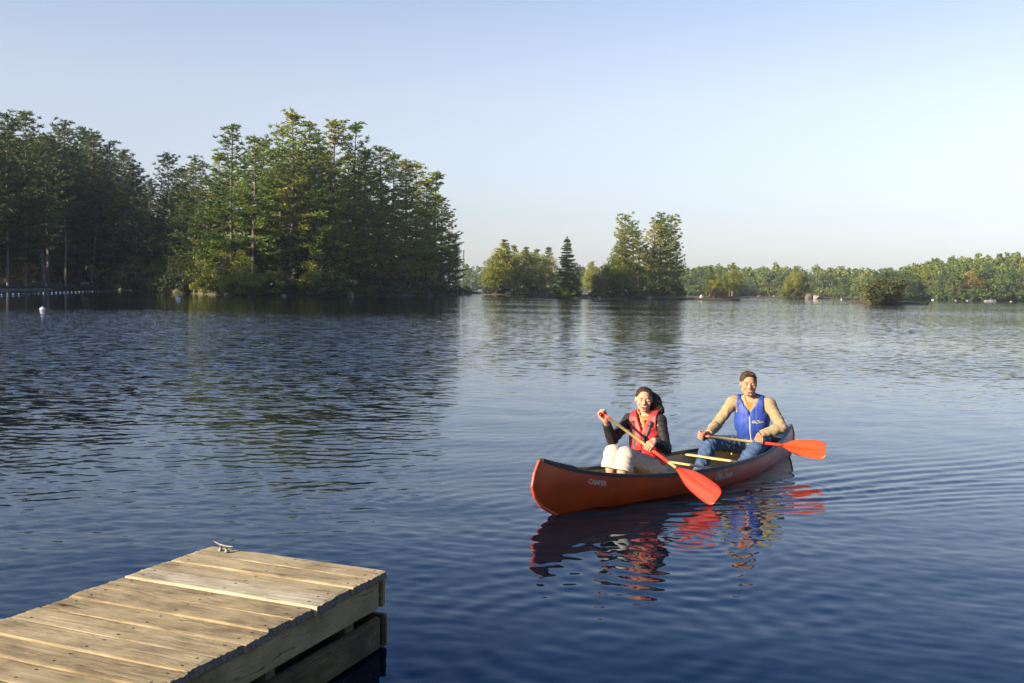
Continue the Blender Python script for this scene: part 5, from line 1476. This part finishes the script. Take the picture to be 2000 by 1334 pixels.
hl, hh_ = B['hd'].c - 0.16, B['hd'].c + 0.17
garment(B, "hair", man_hair, 0.0052, M_HAIR_M, hl, hh_)
wb = MB(); a, b = B['J']['elbL'], B['J']['wriL']; u = unit(b - a); wc = b - u * 0.008
wb.tube([wc - u * 0.012, wc + u * 0.012], [0.036, 0.036], 16, False); wt = part("watch", wb, M_BLACK, B['o'], B['root'])
fb = MB(); fb.tube([wc + np.array([-0.62, -0.45, 0.63]) * 0.033, wc + np.array([-0.62, -0.45, 0.63]) * 0.042], [0.019, 0.018], 16); part("watch_face", fb, M_STEEL, wt, B['root'])
paddle("gold-shafted paddle with orange-red blade held level by the man, pointing right", MG, MTIP, tt, (-0.90, -0.42, 0.22), (0.1, 0.35, -1.0), M_ORANGEP, (tt - 0.075, tt + 0.30))

# ------------------------------------------------------------------ the woman in the bow
M_JACKET = simple("black jacket", (0.012, 0.011, 0.012), 0.7, 0.25, 30, 0.25, spec=0.3)
M_TANLINE = simple("brown jacket lining", (0.26, 0.13, 0.055), 0.85, 0.15, 30)
M_REDV = simple("red life vest nylon", (0.38, 0.024, 0.028), 0.5, 0.12, 20, 0.2, spec=0.35)
M_CREAM = simple("cream cotton", (0.38, 0.335, 0.285), 0.9, 0.06, 25, 0.25, spec=0.1)
M_STRAP = simple("dark grey webbing", (0.055, 0.050, 0.045), 0.7, 0.2, 80, 0.2)
WOM = dict(k=1.0, hk=1.04, hs=0.98, fem=True, smile=2, yaw=16, face=(-0.80, -0.62, -0.03), headup=(0.0, -0.03, 1.0),
    J=dict(hip=(1.52, 0.0, 0.265), neck=(1.455, 0.0, 0.822), head=(1.415, 0.0, 0.972), shR=(1.375, 0.150, 0.752), shL=(1.480, -0.165, 0.765), handR=(0.975, 0.20, 0.845), handL=(1.259, -0.2, 0.52),
           kneeR=(1.075, 0.125, 0.430), kneeL=(1.020, -0.070, 0.440), ankR=(0.985, 0.12, 0.05), ankL=(0.915, -0.06, 0.05), toeR=(0.80, 0.11, -0.035), toeL=(0.74, -0.05, -0.03)),
    rodR=(0.3, 0.5, -0.8), wrR=(0.62, -0.30, -0.75), backR=(-0.25, 0.85, 0.05), poleR=(0.35, 0.15, -0.9), rodL=(0.3, -0.4, -0.33), wrL=(0.80, -0.55, 0.25), backL=(-0.35, -0.45, 0.8), poleL=(0.35, -0.22, -0.9), rodrL=0.020,
    skin=(0.39, 0.225, 0.148), lip=(0.34, 0.10, 0.085), brow=(0.05, 0.028, 0.018), cheek=(0.46, 0.21, 0.15), m_skin=M_SKIN, m_lid=simple("fair eyelid", (0.46, 0.26, 0.18), 0.5, 0.05, 60),
    label="laughing dark-haired woman in a red life vest sitting in the canoe's bow")
WG = np.array([0.975, 0.20, 0.850]); WTIP = np.array([1.412, -0.90, 0.081])
WD = unit(WTIP - WG); tw = (np.array(WOM['J']['handL']) - WG) @ WD; WOM['J']['handL'] = tuple(WG + WD * tw); WOM['rodL'] = WD
wb_ = np.array([0.45, 0.55, 0.35]); wb_ = unit(wb_ - WD * (wb_ @ WD)); WOM['rodR'] = -wb_; WOM['J']['handR'] = tuple(WG)
for sd in 'RL': square(WOM, sd)
B = build_person(WOM); woman = B
def w_jacket(P):
    d = B['torso'](P, 0.012)
    for sd in 'RL': d = smin(d, sleeve_cut(B, P, sd, B['arm'](P, sd, 0.015), 0.90), 0.03)
    q = LT(B, P); opening = np.abs(q[:, 0]) - 0.45 * (q[:, 2] - (B['tl'] - 0.13))
    d = np.where(q[:, 1] > 0.01, np.maximum(d, -opening * 0.9), d)
    return np.maximum(d, -(q[:, 2] + 0.0)) + creases(P, 5, (-0.4, 0, -0.9), 0.05, 0.006)
garment(B, "jacket", w_jacket, 0.0065, M_JACKET)
def w_collar(P):
    q = LT(B, P); d = np.abs(B['neck'](P, 0.022 + 0.0)) - 0.006
    top = q[:, 2] - (B['tl'] + 0.055 - 0.35 * np.clip(q[:, 1] + 0.02, -0.05, 1)); bot = (B['tl'] - 0.10) - q[:, 2]
    op = 0.030 + 0.10 * (q[:, 2] - B['tl'] + 0.1) - np.abs(q[:, 0]); d = np.maximum(np.maximum(d, top), bot)
    return np.where(q[:, 1] > 0, np.maximum(d, op), d)
garment(B, "collar", w_collar, 0.0055, M_TANLINE, B['T'](0, 0, B['tl']) - 0.18, B['T'](0, 0, B['tl']) + 0.18)
def w_scarf(P):
    q = LT(B, P); d = np.abs(B['neck'](P, 0.020)) - 0.013
    d = np.maximum(np.maximum(d, q[:, 2] - (B['tl'] + 0.020 - 0.5 * np.clip(q[:, 1], -0.02, 1))), (B['tl'] - 0.12) - q[:, 2])
    return smin(d, cap(P, B['T'](-0.01, 0.105, B['tl'] - 0.055), B['T'](-0.02, 0.125, B['tl'] - 0.10), 0.022, 0.015), 0.015) + folds(P, 8, 0.025, 0.003)
garment(B, "scarf", w_scarf, 0.0055, M_ORANGE, B['T'](0, 0, B['tl'] - .03) - 0.18, B['T'](0, 0, B['tl'] - .03) + 0.18)
def w_vest(P):
    q = LT(B, P); d = vest_field(P, 0.042, 0.080, 0.030, 0, 0.034, 0.15, 0.46, True, (0.160, 0.130, 0.19))
    d = smin(d, np.maximum(ell(P, B['T'](0, 0.125, 0.115), (0.135, 0.055, 0.075), B['TM']), np.abs(q[:, 0]) - 0.14), 0.012)       # bulging lower pockets
    seam = np.exp(-(q[:, 0] / 0.006) ** 2) * (q[:, 1] > 0) * 0.006; hs_ = np.exp(-((q[:, 2] - 0.205) / 0.006) ** 2) * (q[:, 1] > 0) * 0.006
    return d + seam + hs_ + creases(P, 12, (0.1, 0.3, -1), 0.07, 0.0062)
vest = garment(B, "life_vest", w_vest, 0.0065, M_REDV)
def w_edge(P):
    q = LT(B, P); d = None; base = vest_field(P, 0.034, 0.078, 0.035, 0, 0.030, 0.16, 0.50, False)
    for sd, sx in (('R', 1), ('L', -1)):
        s = B['J']['sh' + sd]; u = unit(B['rt'] * sx + B['up'] * 0.10)
        hole = smin(cap(P, s + u * 0.035 - B['up'] * 0.02, s + u * 0.3 - B['up'] * 0.10, 0.078, 0.108), cap(P, s + u * 0.045, s + u * 0.05 - B['up'] * 0.16, 0.066, 0.058), 0.03)
        c_ = np.maximum(np.abs(hole) - 0.011, base); d = c_ if d is None else np.minimum(d, c_)
    return np.maximum(np.maximum(d, -(q[:, 2] - 0.14)), np.maximum(q[:, 2] - (B['tl'] - 0.085), 0.015 - q[:, 1]))
garment(B, "vest_lining", w_edge, 0.0062, M_TANLINE, parent=vest)
tl = B['tl']
for sx in (1, -1):
    deco(B, "strap", w_vest, [(sx * (0.105 - 0.085 * t), tl - 0.03 - (0.26 if sx < 0 else 0.24) * t) for t in np.linspace(0.06, 0.95, 12)] if sx < 0 else [(sx * (0.10 - 0.03 * t), tl - 0.03 - 0.30 * t) for t in np.linspace(0.06, 1, 12)], 0.013, M_STRAP, vest, 0.001, 0.004)
deco(B, "strap", w_vest, [(0.012 + 0.02 * t, 0.05 + 0.17 * t) for t in np.linspace(0, 1, 9)], 0.020, M_STRAP, vest, 0.001, 0.004)
deco(B, "buckle", w_vest, [(-0.098 + 0.02 * t, tl - 0.055 - 0.05 * t) for t in np.linspace(0, 1, 4)], 0.017, M_BLACK, vest, 0.006, 0.010)
deco(B, "buckle", w_vest, [(-0.045 + 0.02 * t, tl - 0.19 - 0.05 * t) for t in np.linspace(0, 1, 4)], 0.016, M_BLACK, vest, 0.006, 0.010)
deco(B, "zipper", w_vest, [(0, z) for z in np.linspace(0.05, tl - 0.17, 12)], 0.005, M_BLACK, vest)
def w_capri(P):
    d = None
    for sd in 'RL':
        l_ = B['leg'](P, sd, 0.024, 1.75); u = unit(B['J']['ank' + sd] - B['J']['knee' + sd]); c = B['J']['knee' + sd] + u * 0.145
        l_ = np.maximum(l_, (P - c) @ u); l_ = np.maximum(l_, -np.maximum(B['leg'](P, sd, 0.012, 1.35), -((P - c) @ u) - 0.05)); d = l_ if d is None else smin(d, l_, 0.012)
    q = LT(B, P); seat = np.maximum(ell(P, B['T'](0, -0.01, 0.0), (0.168, 0.135, 0.12), B['TM']), q[:, 2] - 0.08)
    return smin(d, seat, 0.03) - 0.002 + creases(P, 17, (-0.7, 0.2, -0.5), 0.06, 0.0060)
garment(B, "trousers", w_capri, 0.0062, M_CREAM)
def w_hair(P):
    q = B['hd'].loc(P); d = ell(q, (0, -0.020, 0.043), (0.078, 0.097, 0.084))
    face = ell(q, (0, 0.110, -0.012), (0.074, 0.098, 0.108)); d = smax(d, -face, 0.006)
    d = np.maximum(d, -(q[:, 2] + 0.045 + 0.5 * np.clip(-q[:, 1] - 0.02, -0.10, 0.06)))
    ear = ell(np.stack([np.abs(q[:, 0]), q[:, 1], q[:, 2]], 1), (0.080, -0.006, -0.008), (0.02, 0.026, 0.036)); d = smax(d, -ear, 0.004)
    tail = cap(q, (-0.035, -0.070, 0.055), (-0.100, -0.060, -0.015), 0.046, 0.058)
    tail = smin(tail, cap(q, (-0.100, -0.060, -0.015), (-0.132, -0.036, -0.105), 0.058, 0.060), 0.03)
    tail = smin(tail, cap(q, (-0.132, -0.036, -0.105), (-0.136, -0.010, -0.225), 0.054, 0.022), 0.03)
    d = smin(d, tail, 0.02)
    return (d + (folds(q * np.array([1, 1, 0.22]), 33, 0.014, 0.0046) * np.clip((-q[:, 0] - 0.02) / 0.05, 0.25, 1))) * B['hd'].k
garment(B, "hair", w_hair, 0.0052, M_HAIR_W, B['hd'].c - 0.26, B['hd'].c + 0.22)
paddle("gold-shafted paddle with red blade held slanting down by the woman", WG, WTIP, tw, (-0.80, -0.52, 0.20), wb_, M_REDP, (tw + 0.035, tw + 0.235))
# ================================================================== SMALL THINGS ON THE WATER AND THE SHORES
M_BUOY = simple("white buoy plastic", (0.72, 0.72, 0.74), 0.45, 0.06, 8)
M_FLOATB = simple("blue float plastic", (0.06, 0.13, 0.34), 0.45, 0.1, 20)
M_ROPE = simple("wet rope", (0.10, 0.12, 0.16), 0.8, 0.2, 20)
p = ground(83, 604)
r0 = empty("mooring_buoy", tuple(p)); mb = MB()
mb.tube([[0, 0, -0.2], [0, 0, 0.0], [0, 0, 0.10], [0, 0, 0.55], [0, 0, 0.60]], [0.30, 0.50, 0.53, 0.06, 0.03], 16); mb.build("cone", M_BUOY, r0, False)
mb = MB(); mb.tube([[0, 0, 0.57], [0, 0, 0.66]], [0.035, 0.035], 8); mb.build("eye_ring", M_GALV, r0)
r0.scale = (0.38,) * 3
tag(r0, "white cone-shaped buoy floating off the left beach, nearest the picture's left edge", "buoy")
p = ground(348, 585)
r0 = empty("mooring_buoy", tuple(p)); mb = MB(); mb.ball((0, 0, 0.20), (0.62, 0.42, 0.36), 16, 10); mb.build("float", M_BUOY, r0, True)
mb = MB(); mb.tube([[0, 0, 0.5], [0, 0, 0.64]], [0.05, 0.04], 8); mb.build("eye_ring", M_GALV, r0)
r0.scale = (0.48,) * 3
tag(r0, "white round buoy floating before the sunlit point", "buoy")
# swimming line: rope with floats from the left edge of the picture to the shore
la, lb = ground(-8, 577.0), ground(250, 567.6)
sl = empty("swim_line", tuple(la)); tag(sl, "rope of small blue and white floats marking the swimming area off the beach", "float line")
n = 36; rel = lb - la
pos = [rel * (i / (n - 1)) + np.array([0, 0.9 * math.sin(math.pi * i / (n - 1)) * -1.2, 0.03]) for i in range(n)]
rp = MB(); rp.tube(pos, 0.02, 5); rp.build("rope", M_ROPE, sl)
fm = MB(); fm.tube([[-0.12, 0, 0], [-0.09, 0, 0], [0.09, 0, 0], [0.12, 0, 0]], [0.05, 0.10, 0.10, 0.05], 8)
fb_, fw_ = fm.mesh("float", M_FLOATB, True), fm.mesh("float", M_BUOY, True)
for i in range(n):
    link("float", fw_ if i in (9, 18, 19) else fb_, sl, tuple(pos[i] + [0, 0, 0.06]), (0, 0, 0.3 * math.sin(i)))
# pale bench by the trees
M_BENCH = simple("pale painted wood", (0.42, 0.45, 0.47), 0.7, 0.1, 12)
p = at_dist(167, shore_y(167) + 2.0, 0.75)
bn = empty("bench", tuple(p), 0.1); tag(bn, "pale grey bench standing at the water's edge under the leaning pine trunk", "bench")
for nm, c, sz in (("seat", (0, 0, 0.48), (2.4, 0.5, 0.10)), ("backrest", (0, 0.28, 0.82), (2.4, 0.07, 0.42)), ("leg", (-0.95, 0, 0.22), (0.12, 0.45, 0.46)), ("leg", (0.95, 0, 0.22), (0.12, 0.45, 0.46))):
    mb = MB(); mb.box((0, 0, 0), sz); link(nm, mb.mesh(nm, M_BENCH), bn, c)

def rock(px, py, w, h, seed, label, mat=M_ROCK, group=None):
    bm = bmesh.new(); bmesh.ops.create_icosphere(bm, subdivisions=3, radius=1.0); g = np.random.default_rng(seed)
    ks = g.normal(size=(7, 3)) * 1.6; ph = g.random(7) * 6
    for v in bm.verts:
        d = sum(math.sin(float(np.dot(k, v.co)) * 1.6 + a) for k, a in zip(ks, ph)) * 0.055
        c = v.co * (1 + d); c.x = round(c.x * 5) / 5 * 0.4 + c.x * 0.6; v.co = Vector((c.x * w, c.y * w * 0.8, c.z * h + h * 0.25))
    me = bpy.data.meshes.new("rock"); bm.to_mesh(me); bm.free(); me.materials.append(mat)
    o = link("rock", me, None, tuple(ground(px, py) + np.array([0, w * 0.8, 0])), (0, 0, g.random() * 6)); return tag(o, label, "rock", group)
M_PINKROCK = simple("pinkish granite", (0.10, 0.082, 0.072), 0.9, 0.45, 0.8, 0.9)
rock(1583, 584, 1.7, 1.35, 1, "large pinkish boulder at the right end of the yellow-green island", M_PINKROCK)
rock(1594, 584, 1.5, 0.95, 12, "lower grey boulder leaning against the pinkish one", M_ROCK)
rock(1371, 583, 0.7, 0.8, 2, "small grey rock standing in the water left of the small island", M_ROCK)
rock(1672, 591.5, 0.5, 0.12, 3, "dark flat rock just breaking the surface right of the marker post", M_SOIL)
rock(1766, 590, 0.7, 0.45, 4, "pale rock on the right tail of the nearest small island", M_PINKROCK)
rock(684, 579, 0.8, 0.65, 5, "pale grey boulder at the waterline in the middle of the point", M_ROCK)
rock(553, 578, 0.45, 0.3, 6, "small dark rock at the waterline left on the point", M_ROCK)
rock(1268, 584.5, 0.8, 0.5, 7, "low brown rock at the front of the tall island", M_PINKROCK)
rock(1170, 583.5, 0.6, 0.4, 8, "small rock at the left foot of the tall island", M_ROCK)
# marker post and pink buoy
p = ground(1628, 590.5)
ps = empty("marker_post", tuple(p)); mb = MB(); mb.tube([[0, 0, -0.6], [0, 0, 1.25]], [0.10, 0.09], 8); mb.build("post", simple("dark post", (0.02, 0.022, 0.03), 0.7), ps)
mb = MB(); mb.tube([[0, 0, 1.25], [0, 0, 1.33]], [0.13, 0.11], 8); mb.build("cap", M_GALV, ps)
tag(ps, "thin dark marker post standing in the open water at the right", "post")
p = ground(1643, 585.5); mb = MB(); mb.ball((0, 0, 0.15), (0.2, 0.2, 0.22), 12, 8)
tag(mb.build("mooring_buoy", simple("faded pink buoy", (0.62, 0.42, 0.42), 0.5, 0.05, 8), None, True, tuple(p)), "tiny pale pink buoy just right of the marker post", "buoy")

# houses on the far shore
M_WHITEW = simple("white clapboard", (0.55, 0.55, 0.53), 0.7, 0.05, 2.0); M_ROOF = simple("grey shingles", (0.16, 0.17, 0.19), 0.85, 0.2, 4.0)
M_GLASS = simple("dark window glass", (0.03, 0.04, 0.05), 0.1, 0.2, 3.0); M_REDW = simple("dark red boards", (0.17, 0.045, 0.035), 0.8, 0.15, 2.0)
def house(px, py, w, d, h, rh, mat, label, front=True):
    p = at_dist(px, ground(px, py)[1] + 3, 0.6); ho = empty("house", tuple(p), 0.15); tag(ho, label, "house")
    mb = MB(); mb.box((0, d / 2, h / 2 - 0.3), (w, d, h + 0.6)); 
    v = [(-w/2, 0, h), (w/2, 0, h), (0, 0, h + rh), (-w/2, d, h), (w/2, d, h), (0, d, h + rh)]
    mb.add(v, [(0, 1, 2), (4, 3, 5)]); mb.build("wall", mat, ho)
    rm = MB(); t = 0.12
    for s in (-1, 1):
        a = np.array([s * (w / 2 + 0.35), -0.4, h - 0.35 * rh / (w / 2)]); b = np.array([0, -0.4, h + rh]); c = np.array([0, d + 0.4, h + rh]); e_ = np.array([a[0], d + 0.4, a[2]])
        q = [a, b, c, e_]; up = np.array([0, 0, t]); rm.add([x + up * 0.2 for x in q] + [x + up * 1.2 for x in q], [(0, 1, 2, 3), (7, 6, 5, 4), (0, 4, 5, 1), (1, 5, 6, 2), (2, 6, 7, 3), (3, 7, 4, 0)])
    rm.build("roof", M_ROOF, ho)
    for x in (-w * 0.28, w * 0.28):
        wm = MB(); wm.box((x, -0.03, h * 0.55), (w * 0.17, 0.08, h * 0.34)); wn = wm.build("window", M_WHITEW if mat is not M_WHITEW else M_BENCH, ho)
        gm = MB(); gm.box((x, -0.08, h * 0.55), (w * 0.13, 0.04, h * 0.28)); gm.build("pane", M_GLASS, wn)
    dm = MB(); dm.box((0, -0.04, h * 0.36), (w * 0.13, 0.09, h * 0.72)); dm.build("door", M_GLASS, ho)
house(1808, 584, 5.0, 5.5, 2.7, 1.7, M_WHITEW, "white gabled house among the trees at the foot of the right hill")
house(1906, 586, 3.6, 4.0, 2.4, 1.5, M_WHITEW, "small pale house half hidden by trees near the right edge")
house(1487, 577.5, 6.0, 5.0, 2.2, 1.4, M_REDW, "low dark red cabin on the far shore between the two small islands")
# small boats at the shore
M_BOATW = simple("white boat hull", (0.32, 0.32, 0.32), 0.35, 0.04, 3.0)
def boat(px, py, ln, rz, label):
    p = ground(px, py); bo = empty("motorboat", tuple(p), rz); tag(bo, label, "boat", "white boats along the far shore")
    V, F = [], []; st = np.linspace(0, 1, 9)
    for t in st:
        w = ln * 0.17 * (1 - max(0, (t - 0.45) / 0.55) ** 2.2); zt = ln * (0.13 + 0.05 * t * t); x = ln * (t - 0.5)
        V += [(x, -w, zt), (x + (0.05 * ln * (t > .9)), -w * 0.75, -0.05), (x, 0, -0.15), (x, w * 0.75, -0.05), (x, w, zt), (x, w * .8, zt), (x, 0, zt * 0.8), (x, -w * .8, zt)]
    for i in range(8):
        for j in range(8): F.append((i*8+j, (i+1)*8+j, (i+1)*8+(j+1) % 8, i*8+(j+1) % 8))
    F.append(tuple(range(8))); link("hull", new_mesh("hull", V, F, (M_BOATW,), False), bo)
    mb = MB(); mb.box((ln * 0.05, 0, ln * 0.24), (ln * 0.04, ln * 0.26, ln * 0.13), [[0.9, 0, 0.43], [0, 1, 0], [-0.43, 0, 0.9]]); mb.build("windscreen", M_GLASS, bo)
    mb = MB(); mb.box((-ln * 0.53, 0, ln * 0.15), (ln * 0.07, ln * 0.08, ln * 0.2)); mb.build("outboard_motor", M_VINYL, bo)
for px, py, ln, rz, lab in ((1484, 578.6, 3.2, 0.3, "white boat in front of the dark red cabin"), (1512, 578.8, 2.6, 1.0, "white boat right of the dark red cabin"), (1526, 578.6, 3.0, 0.2, "white boat just left of the yellow-green island"),
                            (1824, 586.4, 3.4, 0.8, "white boat right of the white gabled house"), (1866, 587.4, 2.6, 1.2, "white boat below the golden tree"), (1893, 587.9, 3.0, 0.4, "white boat in front of the small pale house"),
                            (1934, 588.9, 5.2, 0.05, "longest white boat, right of the small pale house"), (1975, 589.6, 2.2, 0.9, "small white boat nearest the right edge"), (938, 567.2, 4.0, 0.1, "tiny white boat far off between the point and the long island")):
    boat(px, py, ln * 0.8, rz, lab)

# ================================================================== HAZE over the lake
hz_v = np.array([[x, y, z] for z in (-1.6, 70) for x, y in ((-2900, -800), (2900, -800), (2900, 2900), (-2900, 2900))], float)
HM = bpy.data.materials.new("haze"); HM.use_nodes = True
t_ = HM.node_tree; t_.nodes.clear(); ho_ = N(t_, "ShaderNodeOutputMaterial"); pv = N(t_, "ShaderNodeVolumePrincipled")
pv.inputs["Color"].default_value = (0.78, 0.86, 1.0, 1); pv.inputs["Density"].default_value = 0.00013; pv.inputs["Anisotropy"].default_value = 0.1
L(t_, pv.outputs[0], ho_.inputs["Volume"])
hz_o = link("haze", new_mesh("haze", hz_v, [(3, 2, 1, 0), (4, 5, 6, 7), (0, 1, 5, 4), (1, 2, 6, 5), (2, 3, 7, 6), (3, 0, 4, 7)], (HM,)))
tag(hz_o, kind="stuff")
